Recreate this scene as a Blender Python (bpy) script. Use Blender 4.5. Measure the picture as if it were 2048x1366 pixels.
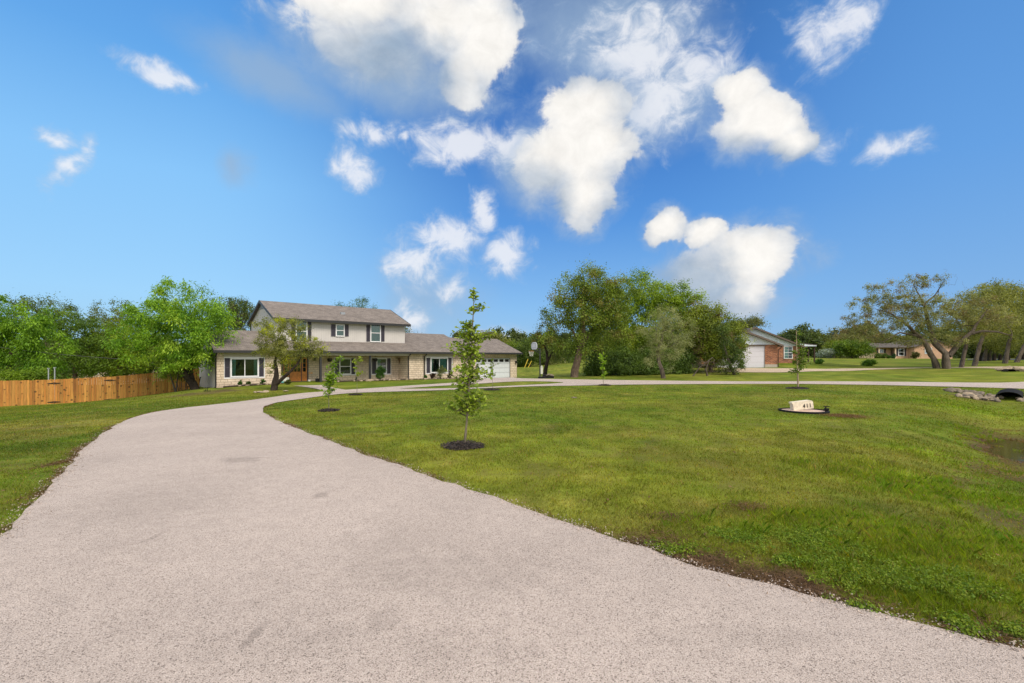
import bpy, bmesh, math, random
import numpy as np
from mathutils import Vector, Matrix
from mathutils.geometry import delaunay_2d_cdt
random.seed(7)
R = math.radians
D = bpy.data
scene = bpy.context.scene
for o in list(D.objects): D.objects.remove(o)
COL = scene.collection

# ------------------------------------------------------------------ camera
F, CX, HY, CZ = 950.0, 1024.0, 715.0, 2.2        # focal in px of the 2048 photo, principal column, horizon row, eye height
cam = D.cameras.new("camera"); camo = D.objects.new("camera", cam); COL.objects.link(camo)
cam.sensor_width = 36; cam.lens = 36 * F / 2048
cam.shift_y = (HY - 683) / 2048
cam.clip_start = 0.05; cam.clip_end = 6000
camo.location = (0, 0, CZ); camo.rotation_euler = (R(90), 0, 0)
scene.camera = camo
scene.render.resolution_x = 1024; scene.render.resolution_y = 683
scene.view_settings.view_transform = 'Standard'; scene.view_settings.look = 'None'
scene.view_settings.exposure = 0.75; scene.view_settings.gamma = 1
SUN_EL, SUN_AZ = 50, 145       # azimuth clockwise from +Y: behind the camera, to its right
EXPK = 2 ** 0.75
sun = D.lights.new("sun", 'SUN'); suno = D.objects.new("sun", sun); COL.objects.link(suno)
sun.energy = 2.0; sun.angle = R(24); sun.color = (1.0, 0.90, 0.76)
sd = Vector((math.sin(R(SUN_AZ)) * math.cos(R(SUN_EL)), math.cos(R(SUN_AZ)) * math.cos(R(SUN_EL)), math.sin(R(SUN_EL))))
suno.rotation_euler = (-sd).to_track_quat('-Z', 'Y').to_euler()
suno.location = (0, -20, 40)

# ------------------------------------------------------------------ node helpers
def s2l(c):
    if isinstance(c, str):
        c = c.lstrip('#'); c = [int(c[i:i+2], 16) / 255 for i in (0, 2, 4)]
    return tuple((x / 12.92 if x <= .04045 else ((x + .055) / 1.055) ** 2.4) for x in c) + (1,)
class NT:
    def __init__(s, nt): s.nt = nt; s.n = nt.nodes; s.l = nt.links
    def add(s, t, **k):
        nd = s.n.new(t)
        for a, b in k.items(): setattr(nd, a, b)
        return nd
    def set(s, sock, v):
        if isinstance(v, bpy.types.NodeSocket): s.l.new(v, sock)
        elif v is not None: sock.default_value = v
    def math(s, op, a, b=None, c=None, clamp=False):
        nd = s.add('ShaderNodeMath', operation=op, use_clamp=clamp)
        s.set(nd.inputs[0], a); s.set(nd.inputs[1], b)
        if c is not None: s.set(nd.inputs[2], c)
        return nd.outputs[0]
    def vmath(s, op, a, b=None, out=0):
        nd = s.add('ShaderNodeVectorMath', operation=op)
        s.set(nd.inputs[0], a)
        if b is not None: s.set(nd.inputs[1], b)
        return nd.outputs[out]
    def noise(s, vec, scale, detail=3, rough=.5, dist=0, color=False, dim='3D'):
        nd = s.add('ShaderNodeTexNoise', noise_dimensions=dim)
        s.set(nd.inputs['Vector'], vec); s.set(nd.inputs['Scale'], scale)
        nd.inputs['Detail'].default_value = detail; nd.inputs['Roughness'].default_value = rough
        nd.inputs['Distortion'].default_value = dist
        return nd.outputs['Color' if color else 0]
    def vor(s, vec, scale, feature='F1', out='Distance', rand=1.0):
        nd = s.add('ShaderNodeTexVoronoi', feature=feature)
        s.set(nd.inputs['Vector'], vec); nd.inputs['Scale'].default_value = scale
        nd.inputs['Randomness'].default_value = rand
        return nd.outputs[out]
    def ramp(s, fac, stops, interp='LINEAR'):
        nd = s.add('ShaderNodeValToRGB'); nd.color_ramp.interpolation = interp
        els = nd.color_ramp.elements
        while len(els) > 1: els.remove(els[-1])
        for i, (p, c) in enumerate(stops):
            e = els[0] if i == 0 else els.new(p)
            e.position = p; e.color = (c, c, c, 1) if isinstance(c, (int, float)) else (tuple(c) + (1,))[:4]
        s.set(nd.inputs[0], fac); return nd.outputs[0]
    def mix(s, fac, a, b, mode='MIX'):
        nd = s.add('ShaderNodeMix', data_type='RGBA', blend_type=mode)
        s.set(nd.inputs[0], fac); s.set(nd.inputs[6], a); s.set(nd.inputs[7], b)
        return nd.outputs[2]
    def mapr(s, v, a, b, c=0, d=1, smooth=False):
        nd = s.add('ShaderNodeMapRange', interpolation_type='SMOOTHSTEP' if smooth else 'LINEAR')
        s.set(nd.inputs[0], v)
        for i, q in enumerate((a, b, c, d)): nd.inputs[i + 1].default_value = q
        return nd.outputs[0]
    def bump(s, h, strength=.3, dist=.02):
        nd = s.add('ShaderNodeBump'); s.set(nd.inputs['Height'], h)
        nd.inputs['Strength'].default_value = strength; nd.inputs['Distance'].default_value = dist
        return nd.outputs[0]

MATS = {}
def newmat(name):
    m = D.materials.new(name); m.use_nodes = True
    nt = NT(m.node_tree); bs = m.node_tree.nodes['Principled BSDF']
    MATS[name] = m
    return m, nt, bs
def simple(name, col, rough=.6, var=.15, scale=8, bump=0, metal=0, spec=.4):
    m, nt, bs = newmat(name)
    tc = nt.add('ShaderNodeTexCoord')
    c = s2l(col) if isinstance(col, str) else tuple(col) + (1,)
    n = nt.noise(tc.outputs['Object'], scale, 4, .6)
    f = nt.mapr(n, .25, .75, 1 - var, 1 + var)
    mx = nt.vmath('SCALE', c[:3]); mx.node.inputs['Scale'].default_value = 1; nt.l.new(f, mx.node.inputs['Scale'])
    nt.l.new(mx, bs.inputs['Base Color'])
    bs.inputs['Roughness'].default_value = rough; bs.inputs['Metallic'].default_value = metal
    bs.inputs['Specular IOR Level'].default_value = spec
    if bump: nt.l.new(nt.bump(n, bump), bs.inputs['Normal'])
    return m

# ------------------------------------------------------------------ sky (world)
def pxuv(px, py):
    t = (px - CX) / F
    return math.atan(t), ((HY - py) / F) / math.sqrt(1 + t * t)
def build_world():
    w = D.worlds.new("World"); scene.world = w; w.use_nodes = True
    nt = NT(w.node_tree); bg = w.node_tree.nodes['Background']
    tc = nt.add('ShaderNodeTexCoord')
    sx = nt.add('ShaderNodeSeparateXYZ'); nt.l.new(tc.outputs['Generated'], sx.inputs[0])
    x, y, z = sx.outputs
    u = nt.math('ARCTAN2', x, y)
    hyp = nt.math('SQRT', nt.math('ADD', nt.math('MULTIPLY', x, x), nt.math('ADD', nt.math('MULTIPLY', y, y), .01)))
    v = nt.math('DIVIDE', z, hyp)
    cb = nt.add('ShaderNodeCombineXYZ'); nt.l.new(u, cb.inputs[0]); nt.l.new(v, cb.inputs[1])
    uv = cb.outputs[0]
    # clear-sky colour
    vc = nt.mapr(v, 0, .8, 0, 1)
    left = nt.ramp(vc, [(0, s2l('#8fc0e6')), (.14, s2l('#93cbf6')), (.4, s2l('#86c6fb')), (.65, s2l('#60a9ee')), (1, s2l('#438dde'))])
    mid = nt.ramp(vc, [(0, s2l('#86b6e0')), (.12, s2l('#76b2ea')), (.35, s2l('#488fdc')), (.6, s2l('#2f73c6')), (1, s2l('#225a9e'))])
    rgt = nt.ramp(vc, [(0, s2l('#86afd8')), (.12, s2l('#70a8e2')), (.4, s2l('#5c9de2')), (1, s2l('#4384cd'))])
    sky = nt.mix(nt.mapr(u, -.62, .02, 0, 1, True), left, mid)
    sky = nt.mix(nt.mapr(u, .25, .8, 0, 1, True), sky, rgt)
    st = nt.add('ShaderNodeTexSky', sky_type='NISHITA'); st.sun_disc = False
    st.sun_elevation = R(SUN_EL); st.sun_rotation = R(SUN_AZ); st.altitude = 300
    nis = nt.vmath('SCALE', st.outputs[0]); nis.node.inputs['Scale'].default_value = .12 * EXPK
    sky = nt.mix(.12, sky, nis)
    # clouds: soft lobes broken up by warped noise
    wn = nt.noise(uv, 3.2, 3, .55, color=True)
    wv = nt.vmath('SUBTRACT', wn, (.5, .5, .5))
    wsc = nt.vmath('MULTIPLY', wv, (.085, .07, 0))
    wn2 = nt.noise(uv, 16, 4, .6, color=True)
    w2 = nt.vmath('MULTIPLY', nt.vmath('SUBTRACT', wn2, (.5, .5, .5)), (.05, .042, 0))
    p = nt.vmath('ADD', nt.vmath('ADD', uv, wsc), w2)
    def field(blobs, sm=.15):
        acc = None
        for b in blobs:
            px, py, rx, ry = b[:4]; rot = b[4] if len(b) > 4 else 0; wt = b[5] if len(b) > 5 else 1
            t = (px - CX) / F; cu, cv = pxuv(px, py)
            mp = nt.add('ShaderNodeMapping', vector_type='TEXTURE')
            nt.l.new(p, mp.inputs[0])
            mp.inputs['Location'].default_value = (cu, cv, 0)
            mp.inputs['Rotation'].default_value = (0, 0, R(rot))
            mp.inputs['Scale'].default_value = (rx / F / (1 + t * t) ** .75, ry / F / math.sqrt(1 + t * t), 1)
            ln = nt.vmath('LENGTH', mp.outputs[0], out=1)
            d = nt.math('MULTIPLY_ADD', ln, -wt, wt)
            if acc is None: acc = d
            else:
                nd = nt.add('ShaderNodeMath', operation='SMOOTH_MAX')
                nt.l.new(acc, nd.inputs[0]); nt.l.new(d, nd.inputs[1]); nd.inputs[2].default_value = sm
                acc = nd.outputs[0]
        return acc
    puff = [(740,95,200,95,-10,.8),(1480,285,90,55,-20,.75),(700,5,150,75),(880,40,165,120),(965,70,95,150),(925,165,65,85),
            (1090,350,80,90,0,.85),(1170,215,105,80),(1160,310,135,100),(1200,290,85,110),(1163,395,85,80),(1410,472,45,34),
            (1480,185,75,62,-20),(1520,235,120,75,-38),(1580,290,65,50),
            (1337,458,54,46),(1500,520,115,90),(1400,555,105,75,0,.9),(1470,600,110,55,0,.85)]
    wisp = [(895,480,135,58,10,1.15),(962,435,42,65,0,1.15),(1012,505,75,62,0,1.15),(840,530,70,80,30,1.1),(905,575,45,50),
            (345,165,95,32,-8,1.1),(82,287,52,28),(128,335,34,80,-25,1.0),(722,270,80,45,0,1.05),(700,345,66,62,0,1.05),(806,280,26,18),
            (828,632,50,52),(1000,668,70,28),(1665,60,110,105,-20,1.05),(1280,100,200,150,-15,1.1),(1290,215,130,130,0,1.15),(1390,130,140,95,-20,1.05),
            (1655,285,60,50,0,.8),(1790,300,90,42,0,.85),(600,25,130,60,0,.9),(920,290,160,75,0,1.25),(1020,290,110,60,0,1.2)]
    veil = [(1210,70,270,160,-10),(760,150,280,110,-10,.9),(540,160,210,85,-20,.8),(1310,200,170,150,0,.9),
            (1390,570,130,80),(470,335,45,55,0,.6),(1060,330,120,120,0,.8),(860,600,160,110,0,.6)]
    fine = nt.noise(uv, 9, 6, .58, .3)
    fine2 = nt.noise(uv, 18, 6, .64, .5)
    Dp = field(puff); Dw = field(wisp); Dv = field(veil, .3)
    na = nt.math('MULTIPLY_ADD', fine, 1.1, -.55)
    grayf = [(760,120,250,100,-10,1.1),(1070,400,110,100,0,1.3),(1380,575,130,85,0,1.4),(1440,625,170,45,0,1.2),(1480,320,140,60,-15,1.2),(980,300,110,50,0,.5)]
    Dg = nt.mapr(field(grayf, .3), 0, .75, 0, .9, True)
    sc1 = nt.math('ADD', nt.math('MULTIPLY', Dp, 1.8), nt.math('ADD', nt.math('MULTIPLY', na, .85), nt.math('MULTIPLY_ADD', fine2, 1.0, -.5)))
    crisp = nt.mapr(sc1, .10, .58, 0, 1, True); soft = nt.mapr(sc1, -.2, 1.1, 0, 1, True); halo = nt.mapr(sc1, -.45, .45, 0, .55, True)
    a1 = nt.add('ShaderNodeMix', data_type='FLOAT'); nt.l.new(Dg, a1.inputs[0]); nt.l.new(crisp, a1.inputs[2]); nt.l.new(soft, a1.inputs[3]); a1c = a1.outputs[0]; a1 = nt.math('MAXIMUM', a1c, nt.math('MULTIPLY', halo, nt.mapr(fine2, .35, .65, .4, 1)))
    nb = nt.math('MULTIPLY_ADD', fine2, 2.4, -1.2)
    a2 = nt.mapr(nt.math('ADD', nt.math('MULTIPLY', Dw, 1.25), nt.math('ADD', nb, nt.math('MULTIPLY', na, .7))), .05, 1.3, 0, .85, True)
    a3 = nt.mapr(nt.math('ADD', nt.math('MULTIPLY', Dv, 1.0), nt.math('MULTIPLY', na, .45)), -.02, .7, 0, .9, True)
    # light side against shaded side of the puffs
    bl = nt.noise(nt.vmath('ADD', uv, (.03, -.05, 1.7)), 5.5, 6, .55, .2)
    core = nt.mapr(nt.math('ADD', nt.math('MULTIPLY', Dp, .8), nt.math('MULTIPLY_ADD', bl, 1.4, -.7)), -.2, .6, 0, 1, True)
    lit = nt.mix(core, s2l('#a9bacf'), s2l('#fdfaf5'))
    lit = nt.mix(nt.math('MULTIPLY', Dg, nt.mapr(bl, .35, .65, 1.0, .6)), lit, s2l('#98afc8'))
    det = nt.mapr(fine2, .3, .7, .90, 1.05)
    lit = nt.mix(nt.mapr(a1c, .1, .8, 0, 1), s2l('#9fb8d6'), lit)
    ls = nt.vmath('SCALE', lit); nt.l.new(det, ls.node.inputs['Scale'])
    wcol = nt.mix(nt.mapr(a2, .2, .8, 0, 1), s2l('#bccde2'), s2l('#f1f3f8'))
    out = nt.mix(a3, sky, nt.mix(.25, s2l('#9db6d1'), sky))
    out = nt.mix(a2, out, wcol)
    out = nt.mix(a1, out, ls)
    fin = nt.vmath('SCALE', out); fin.node.inputs['Scale'].default_value = 1 / EXPK
    # added fill light: invented bright overcast, unseen overhead and behind the viewer
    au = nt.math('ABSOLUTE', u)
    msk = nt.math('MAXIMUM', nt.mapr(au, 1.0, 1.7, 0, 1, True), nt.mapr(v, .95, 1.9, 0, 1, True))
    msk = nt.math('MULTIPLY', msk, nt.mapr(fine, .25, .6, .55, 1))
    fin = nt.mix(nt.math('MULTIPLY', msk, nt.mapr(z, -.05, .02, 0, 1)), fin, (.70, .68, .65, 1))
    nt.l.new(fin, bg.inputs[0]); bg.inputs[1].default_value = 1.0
    w.cycles.sampling_method = 'MANUAL'; w.cycles.sample_map_resolution = 512
build_world()

# ------------------------------------------------------------------ object helpers
def tag(o, label, cat, group=None, kind=None):
    if label: o['label'] = label
    if cat: o['category'] = cat
    if group: o['group'] = group
    if kind: o['kind'] = kind
    return o
def thing(name, label, cat, loc=(0, 0, 0), rz=0, group=None):
    o = D.objects.new(name, None); COL.objects.link(o); o.location = loc; o.rotation_euler = (0, 0, rz)
    o.empty_display_size = .3
    return tag(o, label, cat, group)
def link(name, me, parent=None, loc=None, mat=None):
    o = D.objects.new(name, me); COL.objects.link(o)
    if parent: o.parent = parent
    if loc is not None: o.location = loc
    if mat: me.materials.append(MATS[mat] if isinstance(mat, str) else mat)
    return o
def copy_thing(root, loc=None, rz=None, label=None, group=None, scale=None):
    r = root.copy(); COL.objects.link(r)
    if loc is not None: r.location = loc
    if rz is not None: r.rotation_euler = (r.rotation_euler[0], r.rotation_euler[1], rz)
    if scale is not None: r.scale = (scale,) * 3 if isinstance(scale, (int, float)) else scale
    if label: r['label'] = label
    if group: r['group'] = group
    for ch in [c for c in D.objects if c.parent == root]:
        c = ch.copy(); COL.objects.link(c); c.parent = r
        for g in [q for q in D.objects if q.parent == ch]:
            h = g.copy(); COL.objects.link(h); h.parent = c
    return r
def mesh_np(name, V, Fc, cols=None, uvs=None, smooth=False):
    """V (n,3), Fc (m,k) with one k for all faces."""
    me = D.meshes.new(name); V = np.asarray(V, np.float32); Fc = np.asarray(Fc, np.int32)
    m, k = Fc.shape
    me.vertices.add(len(V)); me.vertices.foreach_set('co', V.ravel())
    me.loops.add(m * k); me.loops.foreach_set('vertex_index', Fc.ravel())
    me.polygons.add(m); me.polygons.foreach_set('loop_start', np.arange(0, m * k, k, dtype=np.int32))
    try: me.polygons.foreach_set('loop_total', np.full(m, k, np.int32))
    except Exception: pass
    if smooth: me.polygons.foreach_set('use_smooth', np.ones(m, bool))
    if cols is not None:
        a = me.color_attributes.new('col', 'FLOAT_COLOR', 'POINT')
        c = np.ones((len(V), 4), np.float32); c[:, :cols.shape[1]] = cols; a.data.foreach_set('color', c.ravel())
    if uvs is not None:
        l = me.uv_layers.new(name='UVMap'); l.data.foreach_set('uv', np.asarray(uvs, np.float32).ravel())
    me.update(); me.validate()
    return me

class MB:
    """collects faces; planar UVs in metres; optional per-face colour"""
    def __init__(s): s.v = []; s.f = []; s.c = []; s.sm = []
    def face(s, pts, c=None, sm=False):
        i = len(s.v); s.v += [tuple(p) for p in pts]; s.f.append(list(range(i, i + len(pts)))); s.c.append(c); s.sm.append(sm)
    def mesh(s, vs, fs, c=None, sm=False):
        i = len(s.v); s.v += [tuple(p) for p in vs]
        for f in fs: s.f.append([q + i for q in f]); s.c.append(c); s.sm.append(sm)
    def box(s, x0, x1, y0, y1, z0, z1, c=None):
        vs = [(x0,y0,z0),(x1,y0,z0),(x1,y1,z0),(x0,y1,z0),(x0,y0,z1),(x1,y0,z1),(x1,y1,z1),(x0,y1,z1)]
        for q in ((0,3,2,1),(4,5,6,7),(0,1,5,4),(1,2,6,5),(2,3,7,6),(3,0,4,7)): s.face([vs[j] for j in q], c)
        return s
    def slab(s, pts, th):
        """closed slab: pts = planar polygon (top), pushed down by th along -z"""
        lo = [(p[0], p[1], p[2] - th) for p in pts]; n = len(pts)
        s.face(pts); s.face(lo[::-1])
        for i in range(n): s.face([pts[i], lo[i], lo[(i + 1) % n], pts[(i + 1) % n]])
        return s
    def prism(s, pts, vec):
        """polygon extruded along vec"""
        vec = Vector(vec); b = [tuple(Vector(p) + vec) for p in pts]; n = len(pts)
        s.face(pts); s.face(b[::-1])
        for i in range(n): s.face([pts[i], b[i], b[(i + 1) % n], pts[(i + 1) % n]])
        return s
    def tube(s, pts, rad, n=8, c=None, caps=True):
        P = [Vector(p) for p in pts]; rad = rad if isinstance(rad, (list, tuple)) else [rad] * len(P)
        vs = []; fs = []; up = None
        for i, p in enumerate(P):
            t = (P[min(i + 1, len(P) - 1)] - P[max(i - 1, 0)]).normalized()
            if up is None: up = t.orthogonal().normalized()
            up = (up - t * up.dot(t)).normalized(); sd_ = t.cross(up)
            for k in range(n):
                a = 2 * math.pi * k / n
                vs.append(p + (up * math.cos(a) + sd_ * math.sin(a)) * rad[i])
        for i in range(len(P) - 1):
            for k in range(n):
                a, b = i * n + k, i * n + (k + 1) % n
                fs.append([a, b, b + n, a + n])
        s.mesh(vs, fs, c, True)
        if caps:
            s.face([tuple(q) for q in vs[:n]][::-1], c); s.face([tuple(q) for q in vs[-n:]], c)
        return s
    def build(s, name, mat, parent=None, loc=None, off=(0, 0, 0)):
        me = D.meshes.new(name)
        me.from_pydata([(a - off[0], b - off[1], c - off[2]) for a, b, c in s.v], [], s.f)
        hascol = any(c is not None for c in s.c)
        if hascol: me.color_attributes.new('col', 'FLOAT_COLOR', 'CORNER')
        me.uv_layers.new(name='UVMap')
        l = me.uv_layers['UVMap']; ca = me.color_attributes['col'] if hascol else None
        for pi, p in enumerate(me.polygons):
            n = p.normal
            ux = Vector((0, 0, 1)).cross(n)
            if ux.length < .05: ux = Vector((1, 0, 0))
            ux.normalize(); vx = n.cross(ux)
            for li in p.loop_indices:
                co = me.vertices[me.loops[li].vertex_index].co
                l.data[li].uv = (co.dot(ux), co.dot(vx))
                if hascol:
                    c = s.c[pi] or (1, 1, 1); ca.data[li].color = (c[0], c[1], c[2], 1)
            p.use_smooth = s.sm[pi]
        me.update()
        return link(name, me, parent, loc, mat)

# ------------------------------------------------------------------ terrain
def up(px, py, Y):  return ((px - CX) * Y / F, Y, CZ - (py - HY) * Y / F)
ctrl = [up(*q) for q in [
    (928,893,9.6),(1600,826,16.0),(1300,830,15.2),(1500,768,33),(1250,767,33.5),(1034,756,53.5),(433,775,34.8),(690,782,30.8),(560,781,31),
    (290,828,16.6),(420,811,19.5),(200,872,11.3),(525,822,17.0),(658,822,16.5),(860,781,29.5),(0,813,32),(187,803,35),(305,788.5,37.5),(345,785,38.3),
    (398,773,40),(2048,766,34.5),(2048,778,27.5),(1760,764,34),(1760,771,30),(1500,735,52),(1555,734,51.2),(1590,726,57.5),(1625,724.5,60),(1450,735,52),(1500,746,44.5),(1350,754,40.5),(1150,756,40),(1095,753,43),
    (1100,736,72),(1050,734,85),(1637,723,75),(1737,732,62),(1660,741,50),(1890,737,52),(2040,740,48),(1800,717,110),(1706,716.5,95),(1990,723,75),(2045,724,78),
    (1200,742,58),(700,760,44),(900,758,47)]]
ctrl += [(0,-8,.45),(0,1,.45),(-6,2,.45),(6,2,.42),(-2.5,4.5,.45),(2,5,.43),(-12,3,.35),(12,4,.2),(5,11,.36),(-25,12,-.4),(-45,20,-1.6),(25,12,.3),(40,22,.7),(30,4,.4),
         (-50,45,-1.3),(-30,60,-.4),(-10,75,.2),(-90,100,-.8),(-20,130,.9),(40,140,2.0),(110,160,2.1),(160,100,2.1),(120,50,1.8),(70,30,1.3),(60,0,1.0),(-60,-10,-1),(0,-60,.3),
         (-200,200,.5),(0,260,1.7),(250,250,2.0),(300,0,1.9),(-300,0,0),(0,-300,.4)]
CT = np.array(ctrl)
def _tps(A, B):
    d = np.linalg.norm(A[:, None, :2] - B[None, :, :2], axis=2)
    return np.where(d > 1e-9, d * d * np.log(d + 1e-9), 0)
def _fit():
    n = len(CT); K = _tps(CT, CT) + np.eye(n) * 2.0
    P = np.c_[np.ones(n), CT[:, :2]]
    M = np.zeros((n + 3, n + 3)); M[:n, :n] = K; M[:n, n:] = P; M[n:, :n] = P.T
    return np.linalg.solve(M, np.r_[CT[:, 2], 0, 0, 0])
TW = _fit()
DA, DB = np.array([6.2, 5.6]), np.array([24.2, 23.2])
PUD = (12.5, 12.4)
def vnoise(X, Y, sc, seed=0):
    rs = np.random.RandomState(seed); T = rs.rand(256, 256)
    x = X * sc + 1000.3; y = Y * sc + 1000.7
    xi = np.floor(x).astype(int); yi = np.floor(y).astype(int); fx = x - xi; fy = y - yi
    fx = fx * fx * (3 - 2 * fx); fy = fy * fy * (3 - 2 * fy)
    g = lambda a, b: T[a % 256, b % 256]
    return (g(xi, yi) * (1 - fx) + g(xi + 1, yi) * fx) * (1 - fy) + (g(xi, yi + 1) * (1 - fx) + g(xi + 1, yi + 1) * fx) * fy
def fbm(X, Y, sc, seed=0, o=4):
    s = 0; a = 1; t = 0
    for i in range(o): s = s + a * vnoise(X, Y, sc * 2 ** i, seed + i); t += a; a *= .55
    return s / t

def G(X, Y):
    X = np.asarray(X, float); Y = np.asarray(Y, float); sh = X.shape
    P = np.c_[X.ravel(), Y.ravel()]
    out = np.empty(len(P))
    for i in range(0, len(P), 20000):
        q = P[i:i + 20000]
        out[i:i + 20000] = _tps(q, CT) @ TW[:-3] + TW[-3] + q @ TW[-2:]
    rr = np.hypot(P[:, 0], P[:, 1]); k = np.clip((rr - 150) / 120, 0, 1)
    out = out * (1 - k) + 1.6 * k
    out = np.minimum(out, 2.12)
    dv = DB - DA; L = np.linalg.norm(dv)
    t = np.clip(((P - DA) @ dv) / L ** 2, 0, 1)
    dd = np.linalg.norm(P - (DA + t[:, None] * dv), axis=1)
    e = np.clip(t / .25, 0, 1)
    out -= (.10 + .24 * e) * np.exp(-(dd / 1.35) ** 2)
    pd = np.hypot((P[:, 0] - PUD[0]) / 1.5, (P[:, 1] - PUD[1]) / 1.7)
    out -= .07 * np.exp(-pd ** 4)
    pr_ = np.hypot(P[:, 0] - PUD[0] + .3, P[:, 1] - PUD[1] + .3); m_ = pr_ < 5.5
    if m_.any(): out[m_] += np.exp(-(pr_[m_] / 3.2) ** 4) * (.17 * (fbm(P[m_, 0], P[m_, 1], 1.3, 91, 4) - .5))
    near = np.exp(-(rr / 14) ** 2)
    out += near * .012 * (np.sin(P[:, 0] * 2.3 + 1.1 * np.sin(P[:, 1] * 1.7)) * np.cos(P[:, 1] * 2.9 + P[:, 0]))
    return out.reshape(sh)
def g1(x, y): return float(G(np.array([x]), np.array([y]))[0])
def hit(px, py):
    """ground point seen at photo pixel"""
    a, b = (px - CX) / F, (py - HY) / F
    ys = np.geomspace(1.2, 260, 900)
    ray = CZ - b * ys; gr = G(a * ys, ys)
    idx = np.where(ray <= gr)[0]
    if len(idx) == 0: Y = 200.0
    else:
        i = idx[0]; lo, hi = ys[max(i - 1, 0)], ys[i]
        for _ in range(22):
            m = (lo + hi) / 2
            if CZ - b * m <= g1(a * m, m): hi = m
            else: lo = m
        Y = (lo + hi) / 2
    return (a * Y, Y, g1(a * Y, Y))
def inpoly(X, Y, poly):
    X = np.asarray(X); Y = np.asarray(Y); ins = np.zeros(X.shape, bool); n = len(poly)
    for i in range(n):
        x1, y1 = poly[i]; x2, y2 = poly[(i + 1) % n]
        c = ((y1 > Y) != (y2 > Y))
        xi = (x2 - x1) * (Y - y1) / ((y2 - y1) if y2 != y1 else 1e-12) + x1
        ins ^= (c & (X < xi))
    return ins
def chaikin(pts, it=2):
    for _ in range(it):
        q = [pts[0]]
        for a, b in zip(pts, pts[1:]):
            q += [tuple(np.array(a) * .75 + np.array(b) * .25), tuple(np.array(a) * .25 + np.array(b) * .75)]
        q.append(pts[-1]); pts = q
    return pts
# paved shapes, from the photo's outlines laid on the ground
L_edge = [(-6, -14), (-4.4, -3), (-3.4, .6)] + [hit(*q)[:2] for q in [(0,1085),(45,1030),(95,983),(150,915),(200,872),(245,843),(290,828),(350,818.5),(420,811),(480,804),(530,797),(591,787.5),(647,783.5)]]
U_edge = [hit(*q)[:2] for q in [(692,780),(802,772.5),(860,768.8),(906,766),(952,762.5)]]
apron = [hit(*q)[:2] for q in [(962,758.6),(950,756.2)]] + [(-2.6, 52.0)] + [hit(*q)[:2] for q in [(1024,755.4),(1036,757),(1077,757.8),(1160,759.4),(1313,761.6),(1440,762.6),(1520,763.4),(1760,764.1),(1865,764.6),(2048,765.4)]]
far_r = [(46, 39), (62, 30), (58, 18)]
R_low = [(33, 22.5)] + [hit(*q)[:2] for q in [(2048,778),(1960,775),(1865,773),(1760,770.6),(1520,767.2),(1264,769.4),(1160,771.6),(1058,773),(965,777),(906,780),(860,781.6),(731,785),(673,788.5),(614,797),(556,805),(532,812),(523,820),(530,829),(560,845),(640,876),(760,921),(880,962),(1000,1002),(1160,1057),(1340,1122),(1500,1168),(1650,1203),(1800,1243),(2048,1312)]] + [(4.6, 1.6), (9, -3), (16, -14)]
drive_poly = chaikin(L_edge, 2) + chaikin(U_edge, 1) + chaikin(apron[:3], 0) + chaikin(apron[3:] + far_r, 1) + chaikin(R_low, 2)
island = chaikin([hit(*q)[:2] for q in [(798,778),(850,773.8),(908,770.6),(962,767.6),(1003,764.5),(1040,763),(1077,763),(1110,764),(1133,765.4),(1100,768),(1058,770.2),(1010,772.6),(965,775),(908,776.8),(850,778),(798,778)]], 1)[:-1]
walk = chaikin([hit(*q)[:2] for q in [(655,787),(647,781.5),(625,776.5),(586,772)]], 1) + chaikin([hit(*q)[:2] for q in [(650,770.6),(662,775),(692,780.5),(712,783)]], 1)
nb_drive = chaikin([hit(*q)[:2] for q in [(1440,744.5),(1440,737.5),(1491,736.2),(1576,737.8),(1660,737.4),(1762,736.9),(1845,735.8),(1932,733.9),(2048,733.2),(2200,733)]], 1) + chaikin([hit(*q)[:2] for q in [(2200,741),(2048,739.4),(1932,735.6),(1845,736.7),(1762,739.2),(1660,742.4),(1580,745.5),(1491,745.3),(1440,744.5)]], 1)[:-1]
street = [hit(*q)[:2] for q in [(1935,719.3),(1935,717.9),(2048,717.9),(2300,717.9),(2300,720.2),(2048,720.2)]]

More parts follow.
